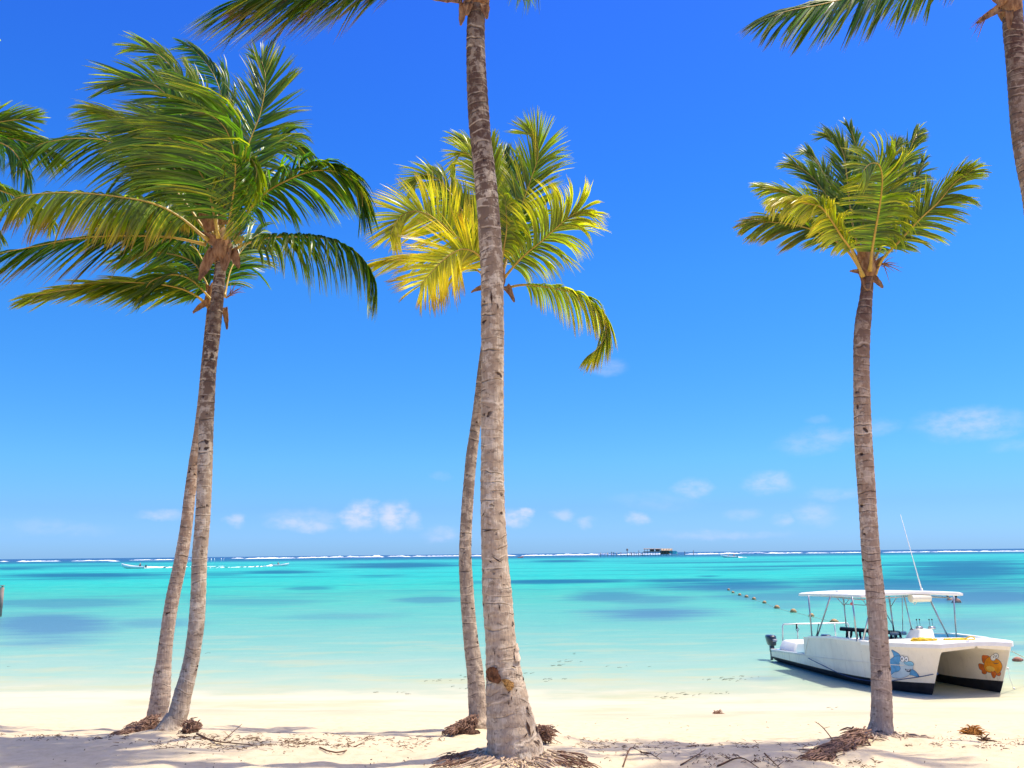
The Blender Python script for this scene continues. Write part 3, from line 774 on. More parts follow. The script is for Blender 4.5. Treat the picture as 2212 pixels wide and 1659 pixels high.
FR(P_, zz, Yt, [(1045,-40),(1080,-60),(1110,-60),(1140,-50)], (.2, .5, .6), L=.4, n=30, g=.5, wnd=.1, yel=.1)
for i_, az in enumerate((5, 28, 50, 75, 100, 125, 150, 205, 225, 250, 270, 290, 312, 335, 18, 230, 300, 60)): generic(P_, cb+Vector((0, 0, .2)), az, (62 if i_ < 14 else 76)+(i_ % 3)*4, 2.9, 66, L=.9, n=40, g=.4, wnd=.3, wd=.05)
for k, (x, y, dx, dz, ln, wd_) in enumerate([(1003,2,-.15,-1,.26,.09),(1000,-4,-1,.1,.30,.12),(1012,0,-.1,-1,.16,.1),(1046,4,.15,-1,.18,.09)]):
    plate(P_, at(x, y, Yt-.12), (dx, -.2, dz), ln, wd_, .3, seed=30+k)

# ---- centre back palm
Yf = PB['CB'].y; Yt3 = Yf+.2
pCB = empty('coconut_palm', PB['CB'], 'slim banded palm with bright yellow fronds, half hidden behind the thick middle trunk', 'palm tree', 'coconut palms on the beach')
spCB = [(1036,1566,62),(1034,1545,42),(1030.5,1500,39),(1025.5,1444,36),(1016.5,1377,31.5),(1009,1288,29.5),(1005,1200,27),(1009,1100,25),(1017,1000,24),(1026,930,22),(1036,850,20),(1044,780,19),(1056,700,19),(1068,640,19),(1074,612,18)]
trunk(pCB, spCB, Yf, Yt3, m_bark_band, seed=5, ring=.11)
P_ = pCB; bud(P_, at(1075, 618, Yt3), .085, .4)
Y3 = Yt3
FR(P_, z3, Y3, [(975,1040),(1020,850),(1085,640),(1150,450),(1200,290),(1185,180),(1110,125)], (0, -.1, -.3), L=0.55, n=85, g=.22, wnd=.02, yel=.28, a0=48, a1=14, wd=0.029)
FR(P_, z3, Y3, [(985,1050),(1100,920),(1220,820),(1330,720),(1420,650),(1510,610)], (0, -.4, -.7), L=0.63, n=82, g=.3, wnd=.3, yel=.5, a0=62, sp=1., tip=.6, wd=0.029)
FR(P_, z3, Y3, [(990,1115),(1080,1092),(1180,1092),(1350,1120),(1500,1172),(1595,1260),(1625,1380),(1585,1470),(1495,1550)], (0, -.3, -.6), L=0.51, n=96, g=1.0, wnd=.22, yel=.5, a0=58, roll=40, sp=.75, tip=.8, wd=.03)
FR(P_, z3, Y3, [(930,1080),(850,925),(760,868),(680,885),(600,945),(520,1030),(435,1135)], (0, -.5, -.8), L=0.63, n=96, g=.15, wnd=.0, yel=.95, a0=72, a1=30, tip=1., wd=.028)
FR(P_, z3, Y3, [(920,1020),(760,850),(640,740),(540,665),(440,630),(350,660),(300,730),(265,830)], (0, -.3, -.5), L=0.53, n=96, g=.18, wnd=.12, yel=.75, a0=72, a1=34, tip=.7, wd=0.029)
FR(P_, z3, Y3, [(920,980),(760,680),(650,510),(560,420),(490,405),(440,450),(415,540)], (.1, .4, .4), L=0.46, n=82, g=.2, wnd=.2, yel=.45, a0=60, wd=0.029)
FR(P_, z3, Y3, [(940,980),(900,650),(850,420),(790,300),(730,265),(690,320),(675,380)], (.1, .5, .6), L=0.46, n=75, g=.2, wnd=.2, yel=.6, wd=0.029)
FR(P_, z3, Y3, [(945,950),(900,550),(850,330),(770,220),(640,140)], (.2, .9, 1.1), L=0.44, n=75, g=.12, wnd=.25, yel=.45, wd=0.029)
FR(P_, z3, Y3, [(920,1070),(760,960),(600,915),(430,915),(270,935),(120,965)], (.1, .5, .8), L=0.51, n=80, g=.5, wnd=.35, yel=.75, a0=50, roll=30, sp=.6, tip=.8, wd=0.029)
FR(P_, z3, Y3, [(965,1000),(975,750),(985,520),(988,320),(985,220)], (.2, .8, 1.0), L=0.44, n=69, g=.1, wnd=.05, yel=.04, a0=40, wd=0.029)
FR(P_, z3, Y3, [(955,1000),(935,700),(925,420),(910,230),(905,170)], (.1, .3, .3), L=0.40, n=69, g=.1, wnd=.05, yel=.42, a0=40, wd=0.029)
FR(P_, z3, Y3, [(980,1000),(1030,820),(1055,620),(1065,420),(1055,250)], (.2, .8, 1.0), L=0.44, n=69, g=.2, wnd=.05, yel=.12, a0=42, wd=0.029)
FR(P_, z3, Y3, [(960,1000),(880,800),(780,650),(700,560),(620,540),(540,570)], (.2, .8, 1.2), L=0.53, n=75, g=.3, wnd=.35, yel=.1, wd=0.029)
FR(P_, z3, Y3, [(970,1010),(985,880),(1005,740),(1000,600),(985,520)], (-.2, -.4, -.4), L=0.32, n=59, g=1.0, wnd=-.1, yel=.4, bare=.3, wd=0.029)
FR(P_, z3, Y3, [(955,1010),(860,840),(780,720),(700,640),(600,620)], (.5, 1.4, 1.8), L=.5, n=80, g=.4, wnd=.2, yel=.02, wd=.032)
FR(P_, z3, Y3, [(985,1010),(1030,860),(1080,720),(1150,600)], (.4, 1.2, 1.6), L=.46, n=70, g=.4, wnd=.0, yel=.02, wd=.032)
for k, (x, y, dx, dz, ln, wd_) in enumerate([(1000,1090,.5,-.9,.26,.09),(880,1100,-1,-.2,.22,.07)]):
    X_, Y_ = z3(x, y); plate(P_, at(X_, Y_, Y3-.1), (dx, -.3, dz), ln, wd_, .6, seed=40+k)
bx2, by2 = PB['CB'].x, PB['CB'].y
def rf_cb(rnd):
    u = rnd.random(); c_ = toground(1030-58*u, 1568+11*u); p0 = Vector((c_.x, c_.y+rnd.gauss(0, .05), 0)); p0.z = ground(p0.x, p0.y, False)+(.13*(1-u)+.02)*rnd.uniform(.1, 1)
    return p0, p0+Vector((-rnd.uniform(.0, .11), rnd.gauss(-.02, .05), -rnd.uniform(.01, .07))), .006
def rf_cb2(rnd):
    c_ = toground(1158+rnd.uniform(0, 24), 1596); p0 = Vector((c_.x, c_.y+rnd.gauss(0, .05), 0)); p0.z = ground(p0.x, p0.y, False)+rnd.uniform(.0, .12)
    return p0, p0+Vector((rnd.gauss(.04, .05), rnd.gauss(0, .05), rnd.gauss(-.03, .04))), .008
roots(pCB, [(rf_cb, 380)], m_root, 6, (.004, .009)); roots(pCB, [(rf_cb2, 220)], m_root, 16, (.004, .009))
c_ = toground(1004, 1576); lump(pCB, (c_.x, c_.y+.06, c_.z-.06), .14, (1.3, .8, .72), m_mat, 3)

# ---- right palm
Yf = PB['R'].y; Yt4 = Yf+.3
pR = empty('coconut_palm', PB['R'], 'single slender palm with full green crown, its trunk in front of the catamaran', 'palm tree', 'coconut palms on the beach')
spR = [(1901,1598,74),(1902,1588,60),(1904,1560,46),(1904.5,1500,41),(1899,1400,39.5),(1892,1300,39),(1881.5,1200,38),(1875,1100,36.5),(1868,1000,37),(1863,900,36),(1861,800,33),(1861.5,730,34),(1865,690,33),(1871,640,26),(1873.5,610,25),(1875,585,26)]
trunk(pR, spR, Yf, Yt4, m_bark_red, base_extra=.12, seed=6)
P_ = pR; bud(P_, at(1875, 600, Yt4), .08, .42)
Y4 = Yt4
FR(P_, z4, Y4, [(1115,1215),(1180,1090),(1300,960),(1450,800),(1580,680),(1690,550),(1770,485),(1850,435)], (0, -.4, -.7), L=0.36, n=89, g=.38, wnd=.0, yel=.25, a0=54, a1=12, tip=.3, bare=.24, wd=0.026)
FR(P_, z4, Y4, [(1085,1180),(1105,1000),(1140,800),(1168,620),(1175,490),(1150,400),(1085,395),(1000,480)], (-.1, -.6, -1.0), L=0.40, n=96, g=.3, wnd=.45, yel=.3, a0=80, a1=55, wd=0.026)
FR(P_, z4, Y4, [(1045,1150),(970,900),(935,680),(915,480),(890,320),(830,210),(740,180)], (0, .1, .2), L=0.36, n=87, g=.15, wnd=.1, yel=.22, a0=40, a1=12, wd=0.026)
FR(P_, z4, Y4, [(1055,1150),(1030,750),(1005,480),(990,300),(950,160),(905,90)], (.2, .8, 1.0), L=0.31, n=82, g=.1, wnd=.02, yel=.14, a0=40, a1=12, wd=0.026)
FR(P_, z4, Y4, [(1080,1150),(1170,850),(1250,600),(1330,400),(1400,240),(1455,120)], (.1, .5, .7), L=0.37, n=87, g=.2, wnd=-.02, yel=.15, a0=42, a1=12, wd=0.026)
FR(P_, z4, Y4, [(1075,1150),(1130,850),(1180,600),(1220,420),(1260,300),(1310,240)], (.0, .1, .2), L=0.33, n=82, g=.15, wnd=-.02, yel=.3, a0=40, wd=0.026)
FR(P_, z4, Y4, [(1035,1220),(960,1045),(880,930),(800,805),(730,715),(650,690),(520,670),(410,655),(370,740)], (-.1, -.6, -.9), L=0.31, n=96, g=.6, wnd=.1, yel=.6, a0=60, sp=.8, tip=.6, bare=.2, wd=0.026)
FR(P_, z4, Y4, [(1035,1100),(910,850),(790,660),(670,500),(560,415),(460,390)], (.1, .5, .6), L=0.33, n=85, g=.2, wnd=.12, yel=.25, a0=44, wd=0.026)
FR(P_, z4, Y4, [(1025,1180),(910,1020),(740,910),(530,840),(320,820),(150,832)], (0, -.1, -.2), L=0.40, n=89, g=.45, wnd=.2, yel=.28, a0=40, a1=12, tip=.7, bare=.26, wd=0.026)
FR(P_, z4, Y4, [(1040,1140),(920,830),(810,600),(720,420),(640,320),(575,320)], (.2, .8, 1.0), L=0.31, n=82, g=.15, wnd=.1, yel=.2, a0=40, wd=0.026)
FR(P_, z4, Y4, [(1090,1150),(1230,880),(1340,680),(1430,500),(1505,300)], (.2, .7, .9), L=0.33, n=80, g=.3, wnd=-.05, yel=.12, a0=44, wd=0.026)
FR(P_, z4, Y4, [(1030,1150),(840,850),(650,690),(440,600),(215,550)], (.2, .4, .4), L=0.31, n=82, g=.35, wnd=.05, yel=.4, a0=44, wd=0.026)
FR(P_, z4, Y4, [(1060,1150),(1090,850),(1080,620),(1050,460)], (.4, 1.2, 1.6), L=0.35, n=73, g=.2, wnd=.05, yel=.06, wd=0.026)
for k, (x, y, dx, dz, ln, wd_) in enumerate([(1030,1190,-1,.25,.14,.05),(1110,1225,.6,-.7,.15,.07),(1040,1110,-.2,1,.22,.1),(1120,1150,.7,.8,.2,.07),(1060,1215,0,-1,.16,.14)]):
    X_, Y_ = z4(x, y); plate(P_, at(X_, Y_, Y4-.08), (dx, -.3, dz), ln, wd_, .4, seed=50+k)
spad(P_, z4, 1130, 1130, Y4-.05, .8, .0, 7)
rx, ry = PB['R'].x, PB['R'].y
A_ = toground(1868, 1598); B_ = toground(1778, 1640)
def rf_R(rnd):
    u = rnd.random(); c = A_.lerp(B_, u)+Vector((rnd.gauss(0, .04), rnd.gauss(0, .05), 0)); c.z = ground(c.x, c.y, False)+(.09*(1-u)+.03)*rnd.uniform(.0, 1)
    return c, c+Vector((-rnd.uniform(.05, .2), rnd.gauss(-.06, .07), -rnd.uniform(.01, .06))), .006
def rf_R2(rnd):
    u = rnd.random(); c = Vector((rx+rnd.uniform(-.2, .35), ry-rnd.uniform(.1, .25), 0)); c.z = ground(c.x, c.y, False)+.02
    return c, c+Vector((rnd.gauss(.05, .1), -rnd.uniform(.02, .15), -.03)), .008
roots(pR, [(rf_R, 520)], m_root, 8, (.004, .009))
roots(pR, [(rf_R2, 60)], m_root_pale, 9)
c = A_.lerp(B_, .42); lump(pR, (c.x, c.y+.05, ground(c.x, c.y, False)-.05), .15, (1.9, 1.6, .6), m_mat, 4)

# ---- far right palm, trunk cut by the right edge
YR = 9.0
pF = at(2355, 1606, YR); 
pFR = empty('coconut_palm', Vector((pF.x, YR, ground(pF.x, YR))), 'palm in the top right corner, brown trunk cut by the right edge', 'palm tree', 'coconut palms on the beach')
spFR = [(2362,1630,90),(2355,1590,62),(2340,1400,50),(2310,1100,46),(2275,800,44),(2252,600,43),(2234,440,42.5),(2216,344,42),(2205,265,41.5),(2198,159,41),(2189,61,41),(2186,10,38)]
trunk(pFR, spFR, YR, YR+.3, m_bark_red, seed=7)
P_ = pFR; Y5 = YR+.3; bud(P_, at(2184, 38, Y5), .105, .5)
FR(P_, zz, Y5, [(2150,-10),(2060,-50),(1960,-42),(1860,-12),(1780,8),(1700,24),(1642,48)], (0, -.1, -.3), L=.76, n=120, g=.85, wnd=.55, yel=.05, a0=74, a1=32, roll=30, sp=.7, tip=.6, wd=.028)
FR(P_, zz, Y5, [(2150,-15),(2060,-50),(1950,-45),(1840,-22),(1740,6)], (.1, .2, .3), L=.74, n=110, g=.9, wnd=.5, yel=.2, a0=50, roll=40, sp=.6, tip=.6)
cb = at(2186, -20, Y5)+Vector((0, 0, .2))
for i_, az in enumerate((20, 50, 80, 110, 135, 215, 245, 275, 300, 330)): generic(P_, cb, az, 60+(i_ % 3)*6, 2.7, 60, L=.72, n=40, g=.5, wnd=.35, wd=.035)
for k, (x, y, dx, dz, ln, wd_) in enumerate([(2165,15,-1,-.55,.36,.10),(2180,20,-.1,-1,.24,.1),(2170,10,-.6,.6,.3,.12)]):
    plate(P_, at(x, y, Y5-.12), (dx, -.2, dz), ln, wd_, .25, seed=60+k)
spad(P_, zz, 2140, 20, Y5-.1, -.6, -.8, 11)

# ---- centre front: roots over the sand, scars in the bark
cx0, cy0 = PB['CF'].x, PB['CF'].y
def rf_cf(rnd):
    a = rnd.uniform(pi*.95, 2*pi*1.02); r0 = rnd.uniform(.22, .34); l = rnd.uniform(.04, .28)
    p0 = Vector((cx0+cos(a)*r0*1.1, cy0+sin(a)*r0, 0)); p1 = Vector((cx0+cos(a+rnd.gauss(0, .25))*(r0+l)*1.15, cy0+sin(a)*(r0+l), 0))
    p0.z = ground(p0.x, p0.y)+.025; p1.z = ground(p1.x, p1.y)-.012
    return p0, p1, .015
roots(pCF, [(rf_cf, 110)], m_root_pale, 10, (.004, .009))
def rf_cf2(rnd, s=-1):
    a = rnd.uniform(.0, .5)
    p0 = Vector((cx0+s*rnd.uniform(.30, .56), cy0-rnd.uniform(-.05, .3), 0)); p0.z = ground(p0.x, p0.y)+rnd.uniform(0, .04)
    return p0, p0+Vector((s*rnd.uniform(.03, .16), -rnd.uniform(0, .08), -.03)), .012
roots(pCF, [(rf_cf2, 55)], m_root, 11, (.003, .007)); roots(pCF, [(lambda r: rf_cf2(r, 1), 55)], m_root, 12, (.003, .007))

def fill(poly):
    bm = bmesh.new(); vs = [bm.verts.new((x, y, 0)) for x, y in poly]; bm.faces.new(vs)
    bmesh.ops.triangulate(bm, faces=bm.faces[:])
    return bm
def decal(name, poly, bvh, mat, parent, lift=.003, cuts=2, jag=0):
    """a painted or worn patch laid on a surface: every vertex sits on that surface"""
    bm = fill(poly)
    for _ in range(cuts): bmesh.ops.subdivide_edges(bm, edges=[e for e in bm.edges], cuts=1, use_grid_fill=False); bmesh.ops.triangulate(bm, faces=bm.faces[:])
    vs = []; ok = True
    last = None
    for v in bm.verts:
        d = pdir(v.co.x, v.co.y).normalized()
        loc, nor, idx, dist = bvh.ray_cast(CAMP, d)
        if loc is None: loc = last if last is not None else CAMP+d*18; nor = -d
        if nor.dot(d) > 0: nor = -nor
        last = loc; vs.append(loc+nor*lift)
    fs = [tuple(v.index for v in f.verts) for f in bm.faces]
    bm.verts.index_update()
    fs = [tuple(v.index for v in f.verts) for f in bm.faces]
    bm.free()
    # face the viewer side
    fs2 = []
    for f in fs:
        a, b, c = vs[f[0]], vs[f[1]], vs[f[2]]
        n_ = (b-a).cross(c-a)
        fs2.append(f if n_.dot(CAMP-a) > 0 else tuple(reversed(f)))
    return obj(name, vs, fs2, mat, parent, False)
m_scar = simple('bark_wound', (.23, .10, .045), .9, .1, var=.45, nscale=26, bump=.8)
m_scar2 = simple('bark_wound_ochre', (.42, .22, .07), .9, .1, var=.45, nscale=30, bump=.8)
m_peel = simple('bare_wood', (.62, .46, .32), .8, .15, var=.25, nscale=12, bump=.4)
m_cut = simple('bark_cut', (.06, .03, .02), .9, .1)
zs = Z(.2239, 914.9, 1287.6)
def jag(poly, seed, amp=1.2, n=3):
    rnd = random.Random(seed); out_ = []
    for (a, b) in zip(poly, poly[1:]+poly[:1]):
        for k in range(n):
            u = k/n; out_.append((a[0]+(b[0]-a[0])*u+rnd.uniform(-amp, amp)*(k > 0), a[1]+(b[1]-a[1])*u+rnd.uniform(-amp, amp)*(k > 0)))
    return out_
decal('bark_wound', jag([zs(*p) for p in [(615,720),(640,690),(680,675),(715,690),(722,740),(748,780),(755,820),(720,850),(690,838),(650,825),(620,780)]], 1, .8), bvCF, m_scar, pCF, .014, 2)
decal('bark_wound', jag([zs(*p) for p in [(755,810),(790,800),(830,815),(868,845),(862,880),(850,905),(815,912),(780,870)]], 2, .8), bvCF, m_scar2, pCF, .016, 2)
decal('bare_wood', jag([zs(*p) for p in [(888,455),(905,470),(912,540),(925,600),(918,635),(880,630),(868,560),(876,490)]], 3, .5), bvCF, m_peel, pCF, .012, 2)
def cut(x0, y0, x1, y1, w_, bvh, parent, zf=zs):
    dx, dy = x1-x0, y1-y0; l = sqrt(dx*dx+dy*dy); nx, ny = -dy/l*w_, dx/l*w_
    poly = [zf(x0, y0), zf((x0+x1)/2+nx, (y0+y1)/2+ny), zf(x1, y1), zf((x0+x1)/2-nx, (y0+y1)/2-ny)]
    decal('bark_cut', poly, bvh, m_cut, parent, .008, 1)
for c_ in [(725,70,738,150,5),(630,150,636,240,3),(842,672,895,695,7),(688,525,690,578,4),(735,952,810,945,4),(812,945,838,905,5),(955,760,960,820,5),(990,1060,1005,1110,7),(985,1190,1030,1350,15),(1075,1240,1098,1330,9),(1000,1320,962,1370,6),(1062,1290,1040,1350,5),(990,1105,1025,1165,6),(590,1480,622,1410,12),(850,960,846,1010,5),(895,900,888,930,6),(822,1010,822,1060,6)]:
    cut(*c_, bvCF, pCF)
zu = Z(.24503, 1016.5, 881.)
for c_ in [(190,1310,275,1370,7),(165,1345,190,1370,6),(105,965,130,915,5),(105,1095,200,1075,5),(270,1510,262,1470,4)]: cut(*c_, bvCF, pCF, zu)
zt = Z(.24503, 948.8, 271.1)
for c_ in [(455,1445,466,1590,8),(512,1560,516,1640,5)]: cut(*c_, bvCF, pCF, zt)
# ------------------------------------------------------------------ catamaran
B1 = Vector((8.76, 19.46, 0)); AF = Vector((-.14, .990, 0)); PP = Vector((.990, .14, 0)); TW = 1.56
def bw(s, t, z): return B1+AF*s+PP*t+Vector((0, 0, z))
m_hull, t, out = material('hull_paint')
tc = t.new('ShaderNodeTexCoord'); P = tc.outputs['Object']
c = t.ramp(t.noise(t.scale(P, 1, 1, .6), 2.2, 6, .65), [(.3, (.76, .68, .55)), (.5, (.86, .78, .63)), (.7, (.89, .81, .67))])
sp = t.new('ShaderNodeSeparateXYZ', {0: P})
c = t.mix(t.math('MULTIPLY', t.mapr(t.noise(t.scale(P, 5, 5, .35), 3.5, 4, .6), .56, .70, 0, .30), t.mapr(sp.outputs[2], .2, .9, 1, .35)), c, (.42, .33, .22))
c = t.mix(t.mapr(t.noise(P, 22, 2, .5), .72, .76, 0, .5), c, (.35, .28, .2))
b = t.new('ShaderNodeBsdfPrincipled', {'Base Color': c, 'Roughness': .45, 'Specular IOR Level': .35, 'Coat Weight': .1})
t.l.new(b.outputs[0], out.inputs[0])
m_white = simple('white_gelcoat', (.90, .86, .76), .35, .45, var=.03)
m_cream = simple('cream_plastic', (.80, .74, .56), .4, .4, var=.04)
m_black = simple('antifouling', (.018, .018, .024), .55, .35, var=.25, nscale=6)
m_blue = simple('blue_cockpit_paint', (.20, .52, .74), .5, .4, var=.06)
m_steel = simple('steel_tube', (.50, .50, .50), .3, .5, metal=.75, var=.08)
m_dark = simple('black_webbing', (.015, .017, .02), .6, .3, var=.2)
m_engine = simple('engine_cowl', (.035, .04, .055), .3, .5, var=.1, coat=.4)
m_yrope = simple('yellow_rope', (.80, .52, .04), .7, .2, var=.2, nscale=30)
m_brope = simple('blue_rope', (.07, .12, .24), .7, .2, var=.2, nscale=30)
m_grope = simple('pale_rope', (.45, .47, .35), .8, .2, var=.2, nscale=30)
boat = empty('catamaran', bw(3, TW/2, 0), 'white twin hulled catamaran with canopy, moored in the shallows behind the right palm', 'boat')

ZK = -.14
def sheer(s):
    if s < 4.12: return float(np.interp(s, [-.3, 0, 1.3, 2.8, 4.12], [1.08, 1.06, .985, .955, .84]))
    return float(np.interp(s, [4.12, 6.3], [.42, .31]))
def stem(z): return -.46*max(0, z-.12)/.95 + (.28*((.14-z)/.28)**2 if z < .14 else 0)
def taper(s): return float(np.interp(s, [0, 3, 6.3], [1, 1, .88]))
def wout(s, z):
    q = max(0, s-stem(z)); g = min(1, max(.02, (z-ZK)/.22))**.5
    return (.86*(1-exp(-q/.92)))*taper(s)*g*(1+.05*max(0, z))
def winn(s, z):
    q = max(0, s-stem(z)); g = min(1, max(.02, (z-ZK)/.22))**.5
    low = .46*(1-exp(-q/1.1))*g
    zf = float(np.interp(s, [-.3, 0, .8, 2.0], [.90, .86, .62, .45])); u = min(1, max(0, (z-zf)/(.985-zf)))
    return low+(TW/2-low)*(u*u*(3-2*u))
def paint(s): return float(np.interp(s, [0, 1, 6.3], [.25, .20, .135]))
SS = [0, .04, .1, .2, .35, .55, .8, 1.1, 1.5, 1.9, 2.3, 2.8, 3.3, 3.8, 4.10, 4.14, 4.6, 5.2, 5.8, 6.3]
def hull(side):
    """side -1: near hull (its outer face is towards -t), +1: far hull"""
    mb = MB(); tc_ = 0 if side < 0 else TW
    zout = [0, .10, .22, .34]      # bottom to paint line share
    def ring(q):
        r = []
        s_ = q
        top = sheer(s_)
        zp = paint(s_)
        zo = [ZK, ZK+.03, ZK+.09, ZK+.18, zp]+[zp+(top-zp)*k/6 for k in range(1, 7)]
        zi = [ZK, ZK+.03, ZK+.09, ZK+.18, zp]+[zp+(top-.02-zp)*k/12 for k in range(1, 13)]
        O = []; I = []
        for z in zo:
            ss = max(s_, 0)+stem(z)*(exp(-s_/1.2)); O.append(bw(ss, tc_+side*wout(max(ss, stem(z)), z), z))
        for z in zi:
            ss = max(s_, 0)+stem(z)*(exp(-s_/1.2)); I.append(bw(ss, tc_-side*winn(max(ss, stem(z)), z), z))
        return O, I
    R = [ring(s) for s in SS]
    nO, nI = len(R[0][0]), len(R[0][1])
    vs = []; 
    for O, I in R: vs += O+I
    st = nO+nI; fs = []; ms = []
    for i in range(len(R)-1):
        for k in range(nO-1):
            f = (i*st+k, (i+1)*st+k, (i+1)*st+k+1, i*st+k+1); fs.append(f if side > 0 else f[::-1]); ms.append(1 if k < 4 else 0)
        for k in range(nI-1):
            f = (i*st+nO+k, i*st+nO+k+1, (i+1)*st+nO+k+1, (i+1)*st+nO+k); fs.append(f if side > 0 else f[::-1]); ms.append(1 if k < 4 else 0)
        f = (i*st, i*st+nO, (i+1)*st+nO, (i+1)*st); fs.append(f if side > 0 else f[::-1]); ms.append(1)
    cap = [k for k in range(nO)]+[nO+k for k in range(nI-1, 0, -1)]; fs.append(tuple(reversed(cap))); ms.append(0)
    L = (len(R)-1)*st
    tr_ = [L+k for k in range(nO)]+[L+nO+k for k in range(nI-1, -1, -1)]
    fs.append(tuple(tr_)); ms.append(0)
    return vs, fs, ms
hv = []
for side in (-1, 1):
    vs, fs, ms = hull(side)
    o = obj('hull', vs, fs, [m_hull, m_black], boat, True, ms); autosmooth(o, 40)
    hv.append((o, BVHTree.FromPolygons([Vector(v) for v in vs], fs), vs, fs))
nearhull, bvN = hv[0][0], hv[0][1]; farhull, bvF = hv[1][0], hv[1][1]
# deck: foredeck, side decks, front edge
def edge(s, side, inset=0.0):
    z = sheer(s); ss = s+stem(z)*exp(-s/1.2)
    return bw(ss, (0 if side < 0 else TW)+side*(wout(max(ss, stem(z)), z)-inset), z)
mb = MB()
fs_ = [0, .04, .1, .2, .35, .55, .8, 1.1, 1.5]
rows = []
for s in fs_:
    a, b_ = edge(s, -1, -.02), edge(s, 1, -.02)
    rows.append([a.lerp(b_, k/8)+Vector((0, 0, .012+.03*sin(pi*k/8))) for k in range(9)])
vs = [p for r in rows for p in r]; n_ = len(vs)
vs += [p+Vector((0, 0, -.085)) for r in rows for p in r]
fs = []
for i in range(len(rows)-1):
    for k in range(8):
        a = i*9+k; fs.append((a, a+1, a+10, a+9)); fs.append((n_+a, n_+a+9, n_+a+10, n_+a+1))
for k in range(8): fs.append((k+1, k, n_+k, n_+k+1))
for i in range(len(rows)-1):
    a = i*9; fs.append((a, a+9, n_+a+9, n_+a)); a = i*9+8; fs.append((a+9, a, n_+a, n_+a+9))
k0 = (len(rows)-1)*9
for k in range(8): fs.append((k0+k, k0+k+1, n_+k0+k+1, n_+k0+k))
o = obj('foredeck', vs, fs, m_white, boat, True); autosmooth(o, 35)
# gunwales aft of the foredeck, inner walls, floor
for side in (-1, 1):
    mb = MB(); S2 = [1.5, 1.9, 2.3, 2.8, 3.3, 3.8, 4.12]
    for i in range(len(S2)-1):
        a, b_ = edge(S2[i], side, -.015), edge(S2[i+1], side, -.015)
        c_, d_ = edge(S2[i], side, .13), edge(S2[i+1], side, .13)
        u = Vector((0, 0, .025)); q = [a+u, b_+u, d_+u, c_+u, a-u, b_-u, d_-u, c_-u]
        mb.add(q, [(0, 1, 2, 3), (7, 6, 5, 4), (0, 4, 5, 1), (2, 6, 7, 3), (1, 5, 6, 2), (3, 7, 4, 0)])
    mb.build('gunwale', m_white, boat, False)
    mb = MB()
    for i in range(1, len(S2)-1):
        c_, d_ = edge(S2[i], side, .16), edge(S2[i+1], side, .16); e_, f_ = edge(S2[i], side, .11), edge(S2[i+1], side, .11)
        q = [c_, d_, Vector((d_.x, d_.y, .34)), Vector((c_.x, c_.y, .34)), e_, f_, Vector((f_.x, f_.y, .34)), Vector((e_.x, e_.y, .34))]
        mb.add(q, [(0, 1, 2, 3), (7, 6, 5, 4), (0, 3, 7, 4), (1, 5, 6, 2)])
    mb.build('cockpit_lining', m_blue, boat, False)
mb = MB()
q = [edge(1.9, -1, .22), edge(1.9, 1, .22), edge(6.25, 1, .12), edge(6.25, -1, .12)]
mb.add([Vector((p.x, p.y, .33)) for p in q]+[Vector((p.x, p.y, .30)) for p in q], [(0, 1, 2, 3), (7, 6, 5, 4), (0, 4, 5, 1), (1, 5, 6, 2), (2, 6, 7, 3), (3, 7, 4, 0)])
q = [edge(1.5, -1, .06), edge(1.5, 1, .06)]
mb.build('cockpit_floor', m_blue, boat, False)
mb = MB(); a, b_ = edge(4.12, -1, .02), edge(4.12, -1, .14)
RB = Matrix(((PP.x, AF.x, 0), (PP.y, AF.y, 0), (0, 0, 1)))
mb.box(edge(4.12, -1, .07)+Vector((0, 0, .20)), (.13, .05, .42), RB); mb.box(edge(4.12, 1, .07)+Vector((0, 0, .20)), (.13, .05, .42), RB)
mb.build('bulkhead', m_hull, boat, False)
# rubbing strake along the outer side
for side in (-1, 1):
    mb = MB(); zc = lambda s: float(np.interp(s, [0, 2, 6.3], [.60, .50, .27]))
    pts = [bw(s+stem(zc(s))*exp(-s/1.2), (0 if side < 0 else TW)+side*(wout(s+stem(zc(s))*exp(-s/1.2), zc(s))+.004), zc(s)) for s in (.5, .8, 1.1, 1.5, 1.9, 2.3, 2.8, 3.3, 3.8, 4.6, 5.2, 5.8, 6.28)]
    mb.tube(pts, .010, 6); mb.build('rub_strake', m_hull, boat)
# low aft rim
mb = MB()
for side in (-1, 1): mb.tube([edge(s, side, .01)+Vector((0, 0, .0)) for s in (4.15, 4.8, 5.5, 6.3)], .022, 6)
mb.tube([edge(6.3, -1, .0), edge(6.3, 1, .0)], .03, 6); mb.build('stern_rim', m_white, boat)
# stern seat locker
mb = MB(); mb.box(bw(5.62, TW/2, .46), (2.86, .95, .28), RB, taper=.92, bev=.04); lk = mb.build('stern_locker', m_white, boat); autosmooth(lk, 40)
mb = MB(); c0 = at(1715, 1392, 24.75)
mb.box(bw(5.14, -.12, .46), (.42, .02, .13), RB, bev=.004); mb.box(bw(5.14, .9, .46), (.5, .02, .13), RB, bev=.004); mb.build('locker_door', simple('pale_blue_panel', (.35, .75, .85), .4), lk)

